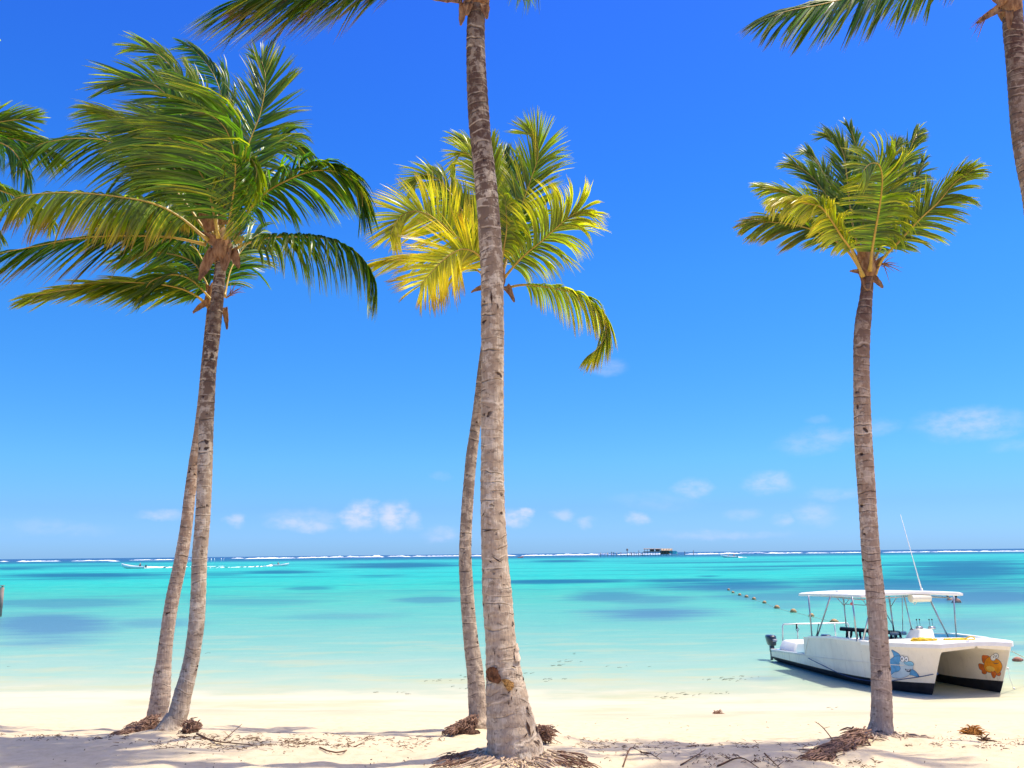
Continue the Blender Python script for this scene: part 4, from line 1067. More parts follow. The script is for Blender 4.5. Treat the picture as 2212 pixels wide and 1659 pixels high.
def outboard(px, y0, y1, Y, wpx):
    e = at(px, y1, Y); tp_ = at(px, y0, Y); h = tp_.z-e.z; d = (e-CAMP).dot(F_); wd_ = wpx*d/1916
    base_ = Vector((e.x, e.y, e.z))
    ob = bpy.data.objects.new('outboard_motor', None)
    mb = MB(); n = 12; prof = [(0, .62, .75), (.12, .80, .9), (.45, .92, 1.0), (.72, 1.0, 1.05), (.90, .98, 1.0), (.97, .86, .86), (1.0, .6, .6)]
    vs = []
    for (u, ww, dd) in prof:
        for k in range(n):
            th = 2*pi*k/n; x = cos(th); y = sin(th)
            x = abs(x)**.6*(1 if x > 0 else -1); y = abs(y)**.6*(1 if y > 0 else -1)
            vs.append(base_+PP*(x*ww*wd_*.5)+AF*(y*dd*wd_*.72+.05+.06*u)+Vector((0, 0, h*(.25+.75*u))))
    fs = [(i*n+k, i*n+(k+1) % n, (i+1)*n+(k+1) % n, (i+1)*n+k) for i in range(len(prof)-1) for k in range(n)]
    fs.append(tuple(range(n-1, -1, -1))); fs.append(tuple((len(prof)-1)*n+k for k in range(n)))
    mb.add(vs, fs)
    mo = mb.build('outboard_motor', m_engine, boat)
    mb = MB(); mb.box(base_+AF*.06+Vector((0, 0, h*.02)), (wd_*.45, wd_*.5, h*.55), RB, bev=.015); mb.box(base_+AF*.10+Vector((0, 0, -.22)), (wd_*.22, wd_*.4, .36), RB, bev=.01)
    mb.build('motor_leg', m_engine, mo)
    mb = MB(); mb.box(base_-AF*(wd_*.70)+Vector((0, 0, h*.66)), (wd_*.5, .01, h*.20), RB); mb.build('cowl_marking', simple('grey_marking', (.42, .42, .46), .5), mo)
outboard(1669.5, 1372, 1402, 25.85, 19)
outboard(1790, 1371, 1402, 25.9, 18)

# canopy roof: a cambered slab with rounded rim
zr = 1.93
mb = MB(); R_ = []
sa, sb, ta, tb = 1.42, 4.6, -.66, 1.86
nx_, ny_ = 14, 10
def rp(u, v, k):
    # rounded outline
    s = sa+(sb-sa)*u; t_ = ta+(tb-ta)*v
    cam_ = .05*(1-(2*v-1)**2)+.01*(1-(2*u-1)**2)+.055-.10*u
    return bw(s, t_, zr+cam_+k)
vs = []; fs = []
for lay, (ins, k) in enumerate(((.06, .030), (.0, .008), (.0, -.040), (.05, -.058))):
    for i in range(nx_+1):
        for j in range(ny_+1):
            u = i/nx_; v = j/ny_; u2 = ins/3+(1-2*ins/3)*u; v2 = ins/2.5+(1-2*ins/2.5)*v
            vs.append(rp(u2, v2, k))
st = (nx_+1)*(ny_+1); g = lambda l, i, j: l*st+i*(ny_+1)+j
for i in range(nx_):
    for j in range(ny_):
        fs.append((g(0, i, j), g(0, i, j+1), g(0, i+1, j+1), g(0, i+1, j))); fs.append((g(3, i, j), g(3, i+1, j), g(3, i+1, j+1), g(3, i, j+1)))
bd = [(i, 0) for i in range(nx_)]+[(nx_, j) for j in range(ny_)]+[(i, ny_) for i in range(nx_, 0, -1)]+[(0, j) for j in range(ny_, 0, -1)]
for l in range(3):
    for a, b_ in zip(bd, bd[1:]+bd[:1]): fs.append((g(l, *a), g(l, *b_), g(l+1, *b_), g(l+1, *a)))
roof = obj('canopy_roof', vs, fs, [m_white], boat, True); 
bm = bmesh.new(); bm.from_mesh(roof.data); 
used = [v for v in bm.verts if not v.link_faces]; bmesh.ops.delete(bm, geom=used, context='VERTS'); bmesh.ops.recalc_face_normals(bm, faces=bm.faces[:]); bm.to_mesh(roof.data); bm.free()
autosmooth(roof, 50)
mb = MB(); mb.box(at(1812, 1278.5, 22.6), (.13, .13, .06), RB, bev=.01); mb.build('roof_box', m_white, roof)
z1 = Z(.27092, 1612.9, 1084.3)
def pole(name, a, b_, Ya, Yb, r=.019, mat=None, mid=None):
    p, q = at(*z1(*a), Ya), at(*z1(*b_), Yb); mb = MB()
    pts = [p, q] if mid is None else [p, at(*z1(*mid), (Ya+Yb)/2), q]
    mb.tube(pts, r, 8); mb.ball(q, r*1.6, 8, sq=(1, 1, .5))
    return mb.build(name, mat or m_steel, boat)
pole('canopy_post', (492,742), (522,1090), 22.9, 22.95)
pole('canopy_post', (668,750), (557,1090), 22.0, 22.8)
pole('canopy_post', (840,752), (880,1108), 20.85, 20.85)
pole('canopy_post', (1008,755), (925,1112), 20.9, 20.75)
pole('canopy_post', (770,748), (806,1125), 23.6, 23.7)
pole('canopy_post', (1135,750), (1187,1130), 22.3, 22.3, .021)
pole('canopy_post', (1240,748), (1245,1060), 22.0, 22.0, .010)
pole('canopy_post', (1255,748), (1337,1112), 21.25, 21.2, .014)
pole('canopy_post', (1462,780), (1612,1092), 22.1, 22.1, .024)
pole('canopy_post', (1650,742), (1671,1088), 21.9, 21.9, .019)
pole('canopy_brace', (710,755), (772,822), 23.4, 23.6, .010)
pole('canopy_brace', (832,755), (782,822), 23.5, 23.6, .010)
pole('canopy_brace', (905,755), (960,830), 22.8, 22.6, .009)
pole('canopy_brace', (1200,755), (1152,832), 22.0, 22.3, .010)
pole('canopy_brace', (1090,850), (1168,985), 21.8, 22.3, .011)
pole('canopy_brace', (782,815), (965,824), 23.5, 23.0, .010)
mb = MB()
for q in ((ta+.15), (tb-.15)): mb.tube([bw(1.6, q, zr-.05), bw(4.3, q, zr-.055)], .016, 6)
for q in (1.7, 2.9, 4.1): mb.tube([bw(q, ta+.1, zr-.05), bw(q, (ta+tb)/2, zr-.005), bw(q, tb-.1, zr-.05)], .014, 6)
mb.build('roof_frame', m_steel, boat)
mb = MB(); mb.ball(at(*z1(836, 812), 20.85), .035, 10, sq=(1, .5, 1)); mb.build('red_lamp', simple('red_reflector', (.75, .20, .16), .4), boat)
# stern rail
def zp(x, y, Y): return at(*z1(x, y), Y)
YS = 25.5
mb = MB(); mb.tube([zp(288,1108,YS), zp(286,1000,YS), zp(288,982,YS), zp(298,974,YS), zp(405,972,YS), zp(600,969,YS+.1), zp(790,964,YS+.2), zp(806,968,YS+.2), zp(812,985,YS+.2), zp(818,1110,YS+.2)], .02, 8)
for x in (403, 700): mb.tube([zp(x, 971, YS+.05), zp(x+6 if x < 500 else x+14, 1110, YS+.05)], .018, 8)
mb.build('stern_rail', simple('pale_steel', (.62, .63, .62), .35, .5, metal=.4), boat)
mb = MB(); mb.tube([zp(392,1015,YS-.05), zp(405,1000,YS-.06), zp(418,1018,YS-.05), zp(405,1032,YS-.05), zp(392,1018,YS-.05)], .008, 5); mb.tube([zp(398,970,YS-.05), zp(398,1012,YS-.05)], .02, 6); mb.build('coiled_line', m_dark, boat)
mb = MB(); mb.tube([zp(576,968,22.7), zp(566,1010,22.7), zp(562,1045,22.7), zp(548,1082,22.7)], [.012, .008, .012, .008], 5); mb.build('hanging_line', m_dark, boat)
# console
mb = MB()
cz = [(at(1979, 1387, 21.0), at(2024, 1387, 21.15)), (at(1982, 1361, 21.0), at(2016, 1360, 21.15))]
def quadbox(mb, bl, br, tl, tr_, depth, mi=0):
    q = [bl, br, br+AF*depth, bl+AF*depth, tl, tr_, tr_+AF*depth*.6, tl+AF*depth*.6]
    mb.add(q, [(3, 2, 1, 0), (4, 5, 6, 7), (0, 1, 5, 4), (1, 2, 6, 5), (2, 3, 7, 6), (3, 0, 4, 7)], mi)
zb_ = .97
bl = at(1984, 1390, 20.5); br = at(2023, 1388, 20.6); tl = at(1987, 1361, 20.6); tr2 = at(2016, 1360, 20.7)
quadbox(mb, bl, br, tl, tr2, .62)
cons = mb.build('helm_console', m_white, boat, False)
bm = bmesh.new(); bm.from_mesh(cons.data); bmesh.ops.bevel(bm, geom=bm.edges[:], offset=.02, segments=2, affect='EDGES'); bm.to_mesh(cons.data); bm.free()
for (x, y) in ((1370, 1003), (1470, 1003)):
    mb = MB(); c = zp(x, y, 20.85); mb.tube([c-PP*.05, c+PP*.09], .035, 10); mb.build('throttle_box', m_steel, cons)
    for dx in (-.02, .05):
        mb = MB(); mb.tube([c+PP*dx, c+PP*(dx-.01)+Vector((0, 0, .17))], .004, 5); mb.ball(c+PP*(dx-.01)+Vector((0, 0, .18)), .018, 8); mb.build('throttle_lever', m_dark, cons)
mb = MB(); pts = []
cw = at(1974, 1369, 20.95)
for k in range(17):
    th = 2*pi*k/16; pts.append(cw+AF*(.11*cos(th))+Vector((0, 0, .11*sin(th)))-PP*(.05*sin(th)))
mb.tube(pts, .010, 6); mb.build('steering_wheel', m_dark, cons)
# dive gear rack
mb = MB(); A_ = zp(742, 1010, 22.7); B_ = zp(1228, 1045, 22.2); dr = (B_-A_); n_ = 18
mid_ = (A_+B_)/2; L_ = dr.length; d_ = dr.normalized(); sdv = d_.cross(Vector((0, 0, 1))).normalized()
RM = Matrix((d_, sdv, sdv.cross(d_)*-1)).transposed()
if RM.determinant() < 0: RM = Matrix((d_, -sdv, Vector((0, 0, 1)))).transposed()
mb.box(mid_, (L_, .36, .07), RM, bev=.02); rk = mb.build('gear_bench', m_dark, boat)
rnd = random.Random(4)
for k in range(13):
    u = .08+.86*k/12; p = A_.lerp(B_, u)-sdv*0+Vector((0, -.17, -.03)); mb = MB()
    mb.tube([p, p+Vector((rnd.uniform(-.02, .02), 0, -.08)), p+Vector((rnd.uniform(-.04, .04), 0, -rnd.uniform(.13, .21)))], [.028, .03, .018], 6); mb.build('hanging_strap', m_dark, rk)
for u in (.12, .32, .48, .66, .84):
    p = A_.lerp(B_, u); mb = MB(); mb.tube([p, Vector((p.x+.05, p.y, .34))], .014, 6); mb.build('bench_leg', m_white, rk)
mb = MB(); p = zp(1232, 1048, 22.1); mb.tube([p-PP*.28, p+PP*.12], .045, 10); mb.build('air_tank', simple('brushed_tank', (.45, .47, .48), .35, .5, metal=.5), boat)
# life raft case under the canopy front
mb = MB(); a = at(1966, 1292.5, 21.0); b_ = at(2008, 1291.5, 21.1)
mb.tube([a, a.lerp(b_, .03), a.lerp(b_, .97), b_], [.082, .105, .105, .082], 16, squash=.85); mb.tube([a.lerp(b_, .1)+Vector((0, 0, -.08)), a.lerp(b_, .2)+Vector((0, 0, -.14)), a.lerp(b_, .32)+Vector((0, 0, -.09))], .008, 6)
rc = mb.build('liferaft_case', m_cream, boat); autosmooth(rc, 40)
# antenna
mb = MB(); p = at(1993, 1281, 21.2); q = at(1945, 1111.5, 21.2)
mb.tube([p, p.lerp(q, .2), q], [.016, .012, .006], 8); mb.ball(p, .045, 10, sq=(1, 1, .9)); mb.tube([p+Vector((0, 0, -.03)), p.lerp(q, .06)], .03, 8)
mb.build('antenna', m_white, boat)
mb = MB(); mb.tube([at(1993, 1278, 21.15), at(1980, 1281.5, 21.1), at(1962, 1282.5, 21.1)], .006, 5); mb.build('antenna_cable', m_white, boat)
# yellow ropes on the foredeck
def pile(px0, px1, py, Y, hgt_, seed, mat):
    rnd = random.Random(seed); mb = MB(); c0 = at(px0, py, Y); c1 = at(px1, py, Y); 
    for k in range(9):
        pts = []; c = c0.lerp(c1, rnd.random()); ph = rnd.uniform(0, 6)
        for i in range(26):
            th = ph+i*.55; r = .12+.05*sin(i*.9+k); pts.append(c+Vector(((r+.05)*cos(th)+rnd.gauss(0, .01), r*.8*sin(th), .015+hgt_*rnd.random()**1.5)))
        mb.tube(crom(pts, 60)[0], .013, 5)
    return mb.build('rope_pile', mat, boat)
def onfore(px, py):
    return None
pile(1985, 2018, 1387.5, 20.0, .07, 1, m_yrope); pile(2054, 2086, 1386.5, 20.0, .05, 2, m_yrope)
mb = MB(); 
pts = [zp(1740,1092,19.9), zp(1775,1076,19.9), zp(1805,1078,19.9), zp(1820,1090,19.9)]; mb.tube(crom(pts, 14)[0], .014, 6); mb.build('grab_handle', m_yrope, boat)
mb = MB(); c = at(*z1(1775, 1118), 19.35); mb.box(c, (.14, .1, .06), Matrix.Rotation(.6, 3, 'Z'), bev=.02); mb.build('anchor_fluke', m_steel, boat)
# lines
def near(px, py, bv, off=.012, fallback=20.):
    d = pdir(px, py).normalized(); loc, nor, i_, ds = bv.ray_cast(CAMP, d)
    if loc is None: return at(px, py, fallback)
    if nor.dot(d) > 0: nor = -nor
    return loc+nor*off
lp = [(1728.5,1411.5),(1748,1422),(1780,1438),(1815,1454),(1850,1465),(1890,1471),(1920,1471),(1945,1467.5),(1985,1462),(2018,1455.5)]
pts = [near(x, y, bvN, .014, 20.5) for x, y in lp]+[near(2024, 1455, bvN, .02, 19.35)]
mb = MB(); mb.tube(crom(pts, 50)[0], .009, 5); k_ = pts[-1]
mb.ball(k_, .03, 8); mb.ball(k_+Vector((-.05, 0, .02)), .022, 8); mb.tube([k_, k_+Vector((-.07, -.01, .06))], .012, 5); mb.build('mooring_line', m_brope, boat)
mb = MB(); a = near(2186, 1407.5, bvF, .01, 19.6); b_ = at(2290, 1432, 22.5); mb.tube(crom([a, a.lerp(b_, .5)+Vector((0, 0, -.12)), b_], 16)[0], .010, 5); mb.build('bow_line', m_grope, boat)
mb = MB(); a = near(2177, 1444, bvF, .02, 19.7); mb.tube([a, a+Vector((.01, -.02, -.2)), a+Vector((.06, -.04, -.42))], .005, 5); mb.ball(a, .025, 8); mb.ball(a+Vector((.06, -.04, -.40)), .026, 8); mb.build('hanging_float', m_white, boat)

# cartoon fish painted on the bows
m_sb = simple('paint_blue', (.10, .34, .60), .5, .3, var=.18, nscale=9); m_sp = simple('paint_pale_blue', (.50, .62, .68), .5, .3, var=.06)
m_ln = simple('paint_outline', (.05, .08, .12), .5, .2); m_wh = simple('paint_white', (.85, .86, .86), .5, .3); m_or = simple('paint_orange', (.86, .33, .02), .5, .3, var=.12, nscale=10)
m_od = simple('paint_red_orange', (.70, .17, .03), .5, .3, var=.15, nscale=12); m_ye = simple('paint_yellow', (.90, .55, .10), .5, .3, var=.1)
m_gy = simple('paint_grey_blue', (.42, .50, .53), .5, .3); m_bs = simple('paint_light_blue', (.25, .55, .72), .5, .3, var=.2, nscale=16)
zd = Z(.14829, 1884.0, 1341.8)
def sm(poly, n=4):
    P = [Vector((x, y, 0)) for x, y in poly]; Q = P+P[:3]; out_ = []
    m_ = len(P)
    for i in range(m_):
        a, b_, c, d = P[i-1], P[i], P[(i+1) % m_], P[(i+2) % m_]
        for k in range(n):
            u = k/n; v = .5*((2*b_)+(c-a)*u+(2*a-5*b_+4*c-d)*u*u+(3*b_-a-3*c+d)*u**3); out_.append((v.x, v.y))
    return out_
def grow(poly, w_):
    n = len(poly); ar = sum(poly[i][0]*poly[(i+1) % n][1]-poly[(i+1) % n][0]*poly[i][1] for i in range(n)); sg = 1 if ar > 0 else -1
    o_ = []
    for i in range(n):
        a, b_ = poly[i-1], poly[(i+1) % n]; dx, dy = b_[0]-a[0], b_[1]-a[1]; l = sqrt(dx*dx+dy*dy)+1e-9; o_.append((poly[i][0]+dy/l*w_*sg, poly[i][1]-dx/l*w_*sg))
    return o_
def painted(par, bv, layers, name):
    root_ = None
    for (nm, poly, mat, lv, ow, smooth_) in layers:
        pl = sm(poly) if smooth_ else poly
        if ow: decal(nm+'_outline', [zd(*p) for p in grow(pl, ow)], bv, m_ln, par, .002+.0022*lv, 1)
        decal(nm, [zd(*p) for p in pl], bv, mat, par, .002+.0022*(lv+.5), 1)
def circ(cx, cy, rx, ry, n=14, rot=0): return [(cx+rx*cos(2*pi*k/n)*cos(rot)-ry*sin(2*pi*k/n)*sin(rot), cy+rx*cos(2*pi*k/n)*sin(rot)+ry*sin(2*pi*k/n)*cos(rot)) for k in range(n)]
SH = [('shark_tail_fin', [(285,420),(330,440),(380,470),(412,510),(420,560),(350,545),(300,540),(318,510),(305,465)], m_sb, 0, 5, True),
 ('shark_belly', [(240,600),(300,550),(400,560),(440,580),(470,600),(520,640),(590,640),(590,700),(560,765),(500,805),(420,828),(350,828),(280,805),(240,760)], m_sp, 1, 5, True),
 ('shark_back', [(150,700),(200,600),(262,560),(330,515),(400,505),(420,530),(412,580),(395,640),(412,690),(380,730),(320,745),(275,785),(240,790),(180,760)], m_sb, 2, 4, True),
 ('shark_flipper', [(575,700),(620,720),(660,760),(686,812),(630,800),(585,785),(550,775)], m_sb, 3, 4, True),
 ('shark_head', [(400,600),(440,570),(500,590),(560,640),(600,620),(606,650),(590,690),(560,720),(520,730),(470,700),(440,650)], m_sp, 3, 0, True),
 ('shark_snout', [(470,592),(520,585),(575,590),(607,620),(595,645),(540,645),(490,625)], m_bs, 4, 4, True),
 ('shark_mouth', [(480,690),(520,700),(575,695),(565,725),(540,740),(505,730)], m_ln, 4, 0, True),
 ('shark_tooth', [(500,703),(520,704),(512,722)], m_wh, 5, 0, False), ('shark_tooth', [(522,704),(542,704),(533,724)], m_wh, 5, 0, False), ('shark_tooth', [(544,703),(562,700),(554,718)], m_wh, 5, 0, False),
 ('shark_eye', circ(446, 545, 28, 46, rot=-.15), m_wh, 5, 5, False), ('shark_eye', circ(504, 552, 26, 40, rot=-.15), m_wh, 5, 5, False),
 ('shark_pupil', circ(440, 545, 11, 18), m_ln, 6, 0, False), ('shark_pupil', circ(500, 555, 10, 15), m_ln, 6, 0, False)]
painted(nearhull, bvN, SH, 'shark')
FI = [('fish_fin', [(1610,500),(1660,498),(1700,515),(1690,560),(1640,610),(1610,590),(1602,545)], m_od, 0, 5, True),
 ('fish_tail', [(1552,625),(1600,625),(1640,650),(1670,710),(1665,755),(1640,770),(1605,755),(1598,715),(1565,690)], m_od, 0, 5, True),
 ('fish_fin', [(1738,740),(1780,730),(1810,760),(1800,800),(1778,828),(1752,800)], m_od, 2, 5, True),
 ('fish_fin', [(1810,740),(1860,730),(1872,770),(1855,795),(1820,785)], m_od, 0, 5, True),
 ('fish_body', [(1650,570),(1690,530),(1735,515),(1790,540),(1850,570),(1885,620),(1893,670),(1870,730),(1820,765),(1750,750),(1700,745),(1650,715),(1632,650)], m_or, 1, 5, True),
 ('fish_belly', [(1665,670),(1700,652),(1760,665),(1790,700),(1770,730),(1710,725),(1675,705)], m_ye, 2, 0, True),
 ('fish_eye', circ(1806, 505, 38, 38), m_wh, 3, 5, False), ('fish_eye', circ(1768, 532, 38, 42), m_wh, 4, 5, False),
 ('fish_pupil', circ(1778, 520, 9, 9), m_ln, 6, 0, False), ('fish_pupil', circ(1818, 504, 8, 8), m_ln, 5, 0, False),
 ('fish_mouth', [(1745,592),(1790,612),(1835,610),(1868,588),(1836,618),(1790,621)], m_ln, 3, 0, False)]
painted(farhull, bvF, FI, 'fish')

# ------------------------------------------------------------------ swimmers
m_skin = simple('skin', (.50, .25, .16), .55, .35, var=.05); m_hair = simple('dark_hair', (.03, .02, .015), .7, .2); m_cap = simple('cap_cloth', (.30, .30, .36), .8, .1)
def body(parent, base_, chains, name='body'):
    """one continuous skin grown over a skeleton of joints: list of (index of parent joint, offset, radius)"""
    me = bpy.data.meshes.new(name); vs = [Vector(c[1]) for c in chains]
    ed = [(c[0], i) for i, c in enumerate(chains) if c[0] >= 0]
    me.from_pydata([tuple(v) for v in vs], ed, [])
    o = bpy.data.objects.new(name, me); COL.objects.link(o); o.parent = parent
    md = o.modifiers.new('skin', 'SKIN'); md.use_smooth_shade = True
    for i, c in enumerate(chains):
        r = c[2]; me.skin_vertices[0].data[i].radius = (r, r) if isinstance(r, (int, float)) else r
    me.skin_vertices[0].data[0].use_root = True
    sb_ = o.modifiers.new('subsurf', 'SUBSURF'); sb_.levels = 2; sb_.render_levels = 2
    me.materials.append(m_skin)
    return o
w1 = onz(2067, 1302, 0)
man = empty('person', w1, 'man with bare back and a cap wading waist deep in the lagoon, arms held out', 'person')
J = [(-1, (0, 0, -.45), (.15, .11)), (0, (0, 0, -.15), (.14, .10)), (1, (0, 0, .12), (.17, .12)), (2, (0, .01, .27), (.16, .11)), (3, (0, .02, .36), .06), (4, (-.01, .03, .43), .055), (5, (-.02, .04, .50), (.085, .10)), (6, (-.02, .04, .59), (.07, .08)),
 (3, (.18, .01, .24), .07), (8, (.27, .05, .10), .055), (9, (.36, .12, .0), .045), (10, (.42, .18, -.10), .035), (3, (-.18, .01, .24), .07), (12, (-.25, .08, .09), .055), (13, (-.31, .18, -.02), .045), (14, (-.34, .26, -.1), .035)]
J = [(a, (b_[0]*.85, b_[1]*.85, b_[2]*.8-.05), r*.9 if isinstance(r, float) else (r[0]*.9, r[1]*.9)) for a, b_, r in J]
body(man, w1, J)
mb = MB(); mb.ball(w1+Vector((-.02, .04, .445)), .098, 12, sq=(.95, 1.05, .65)); mb.tube([w1+Vector((-.02, .10, .435)), w1+Vector((-.03, .2, .425))], [.08, .05], 8, squash=.25); mb.build('cap', m_cap, man)
mb = MB(); mb.ball(w1+Vector((-.02, .02, .375)), .09, 12, sq=(1, 1, .8)); mb.build('hair', m_hair, man)
w2 = onz(2050.5, 1296.5, 0)
wom = empty('person', w2, 'second bather facing the shore, chest deep beyond the man with the cap', 'person')
J = [(-1, (0, 0, -.5), (.14, .1)), (0, (0, 0, -.2), (.13, .10)), (1, (.02, 0, .02), (.14, .1)), (2, (0, -.01, .10), .055), (3, (-.06, -.02, .18), .05), (4, (-.10, -.02, .25), (.08, .09)), (5, (-.10, -.02, .33), (.065, .075)),
 (2, (.15, -.02, .01), .055), (7, (.22, -.1, -.1), .045), (8, (.20, -.25, -.12), .035), (2, (-.14, -.02, .0), .055), (10, (-.2, -.08, -.12), .045)]
body(wom, w2, J)
mb = MB(); mb.ball(w2+Vector((-.10, .01, .31)), .095, 12, sq=(1, .95, .85)); mb.build('hair', simple('brown_hair', (.09, .04, .03), .7), wom)

# ------------------------------------------------------------------ float line
m_float = simple('weathered_float', (.50, .30, .13), .6, .3, var=.2, nscale=12)
m_floatr = simple('red_brown_float', (.42, .16, .10), .6, .3, var=.2, nscale=12)
zb = Z(.10212, 1558.7, 1179.2)
FL = [(148,940,.10),(242,997,.10),(385,1050,.11),(528,1090,.12),(687,1138,.12),(908,1215,.11),(1172,1322,.14),(1520,1408,.145),(1900,1497,.12)]
FP = []
pl_ = ['farthest of the row', 'second farthest of the row', 'third farthest of the row', 'below the blue band', 'between two dull ones, left of the canopy', 'low and pale, half awash', 'round and clear left of the canopy', 'round tan one nearest left of the canopy edge', 'seen beside the first canopy post']
for i, (x, y, r) in enumerate(FL):
    p = onz(*zb(x, y)); FP.append(p)
    mb = MB(); mb.ball(p+Vector((0, 0, .05)), r, 12, sq=(1.05, 1, .95)); mb.tube([p+Vector((-r*1.25, 0, .03)), p+Vector((r*1.25, 0, .03))], r*.12, 8)
    tag(mb.build('mooring_float', m_float), 'tan float on the line, '+pl_[i], 'float', 'floats on the swimming line')
p = onz(1802, 1344.5); FP.append(p); mb = MB(); mb.ball(p+Vector((0, 0, .04)), .13, 12, sq=(1.2, 1, .85)); mb.tube([p+Vector((-.18, 0, .04)), p+Vector((.18, 0, .04))], .035, 8)
tag(mb.build('mooring_float', m_float), 'tan float seen just over the stern rail of the catamaran', 'float', 'floats on the swimming line')
p = onz(2198.5, 1428.5); mb = MB(); mb.ball(p+Vector((0, 0, .04)), .095, 14, sq=(1.25, 1, .8)); mb.tube([p+Vector((-.14, 0, .04)), p+Vector((.14, 0, .04))], .03, 8)
tag(mb.build('mooring_float', m_floatr), 'red brown float right of the catamaran bow at the edge of the view', 'float', 'floats on the swimming line')
mb = MB(); q = [v+Vector((0, 0, .012)) for v in FP]; mb.tube(crom(q, 60)[0], .006, 4); tag(mb.build('float_line', m_grope), 'thin rope on the water joining the tan floats', 'rope')
mb = MB(); mb.tube(crom([p+Vector((0, 0, .03)), p+Vector((1.2, .3, .02)), p+Vector((3, .5, .02))], 12)[0], .01, 4); tag(mb.build('float_line', m_grope), 'short rope leading right from the red brown float', 'rope')
# ------------------------------------------------------------------ far boats
m_bw = simple('boat_white', (.80, .80, .78), .4, .4, var=.04); m_bdark = simple('boat_dark', (.08, .08, .10), .5, .3)
m_shirt = simple('red_shirt', (.45, .05, .07), .8, .1); m_shirt2 = simple('dark_shirt', (.07, .08, .12), .8, .1)
m_foam, t, out = material('sea_foam')
tc = t.new('ShaderNodeTexCoord')
nz = t.noise(t.scale(tc.outputs['Object'], .5, .8, 1), .35, 5, .65)
b = t.new('ShaderNodeBsdfPrincipled', {'Base Color': t.ramp(nz, [(.3, (.62, .74, .80)), (.5, (.9, .92, .93))]), 'Roughness': .8, 'Specular IOR Level': .2})
t.l.new(b.outputs[0], out.inputs[0])
def skiff(px0, px1, py, rise, label, name='motorboat', bow=-1, hcol=None, people=(), motor=True):
    """open boat seen side on between two image columns"""
    c = onz((px0+px1)/2, py); d = (c-CAMP).dot(F_); L = (px1-px0)*d/1916; f = Vector((bow, 0, 0)); sd = Vector((0, 1, 0)); up = Vector((0, 0, 1))
    root_ = empty(name, c, label, 'boat')
    H = rise*d/1916; W = L*.26
    mb = MB(); ns = 14; st = 9; vs = []
    for i in range(ns+1):
        u = i/ns                                  # 0 stern 1 bow
        hw = W/2*(1 if u < .45 else max(.02, 1-((u-.45)/.55)**2.2)); top = H*(.42+.58*u**2.2); bot = -.15+H*.55*max(0, (u-.6)/.4)**2
        cx = -L/2+L*u
        for k in range(st):
            a = -pi/2+pi*k/(st-1); y = sin(a)*hw; z = top+(bot-top)*cos(a)**.6 if abs(cos(a)) > 1e-6 else top
            vs.append(c+f*(cx+(.0 if u < .95 else .0))+sd*y+up*z)
    fs = [(i*st+k, i*st+k+1, (i+1)*st+k+1, (i+1)*st+k) for i in range(ns) for k in range(st-1)]
    # inner skin
    n0 = len(vs); 
    for i in range(ns+1):
        for k in range(st):
            p = vs[i*st+k]; q = c+f*((p-c).dot(f))
            vs.append(p+(Vector((q.x, q.y, p.z))-p)*.08+up*(.05 if 0 < k < st-1 else 0))
    fs += [tuple(reversed((n0+i*st+k, n0+i*st+k+1, n0+(i+1)*st+k+1, n0+(i+1)*st+k))) for i in range(ns) for k in range(st-1)]
    fs += [(i*st, (i+1)*st, n0+(i+1)*st, n0+i*st) for i in range(ns)]+[((i+1)*st+st-1, i*st+st-1, n0+i*st+st-1, n0+(i+1)*st+st-1) for i in range(ns)]
    fs += [tuple(range(st))]
    obj('hull', vs, fs, hcol or m_bw, root_, True)
    if motor:
        mb = MB(); mb.box(c-f*(L*.5+.12)+up*(H*.42), (.35, .4, .75), bev=.08); mb.build('outboard_motor', m_bdark, root_)
    mb = MB(); 
    for u in (-.2, .1): mb.box(c+f*(L*u)+up*(H*.36), (.3, W*.8, .05))
    mb.build('bench', m_bdark, root_)
    for (u, mat, lab, sc) in people:
        p = c+f*(L*u)+up*(H*.36)
        pr = empty('person', p, lab, 'person')
        J = [(-1, (0, 0, .0), (.14, .12)), (0, (0, 0, .28), (.15, .11)), (1, (0, 0, .52), (.16, .10)), (2, (0, 0, .60), .06), (3, (.02*bow, 0, .70), (.09, .09)), (4, (.02*bow, 0, .80), (.07, .07)),
             (2, (.0, .18, .50), .06), (6, (.15*bow, .2, .28), .05), (7, (.32*bow, .15, .2), .04), (2, (.0, -.18, .50), .06), (9, (.15*bow, -.2, .28), .05), (10, (.32*bow, -.15, .2), .04),
             (0, (.3*bow, .1, .02), .08), (12, (.42*bow, .1, -.35), .05), (0, (.3*bow, -.1, .02), .08), (14, (.42*bow, -.1, -.35), .05)]
        J = [(a, tuple(v*sc for v in b_), (r*sc if isinstance(r, float) else (r[0]*sc, r[1]*sc))) for a, b_, r in J]
        o = body(pr, p, J)
        mb = MB(); mb.tube([p+up*.02, p+up*.3*sc, p+up*.56*sc], [.19*sc, .2*sc, .14*sc], 10, squash=.8); mb.build('shirt', mat, pr)
    return root_, c, L
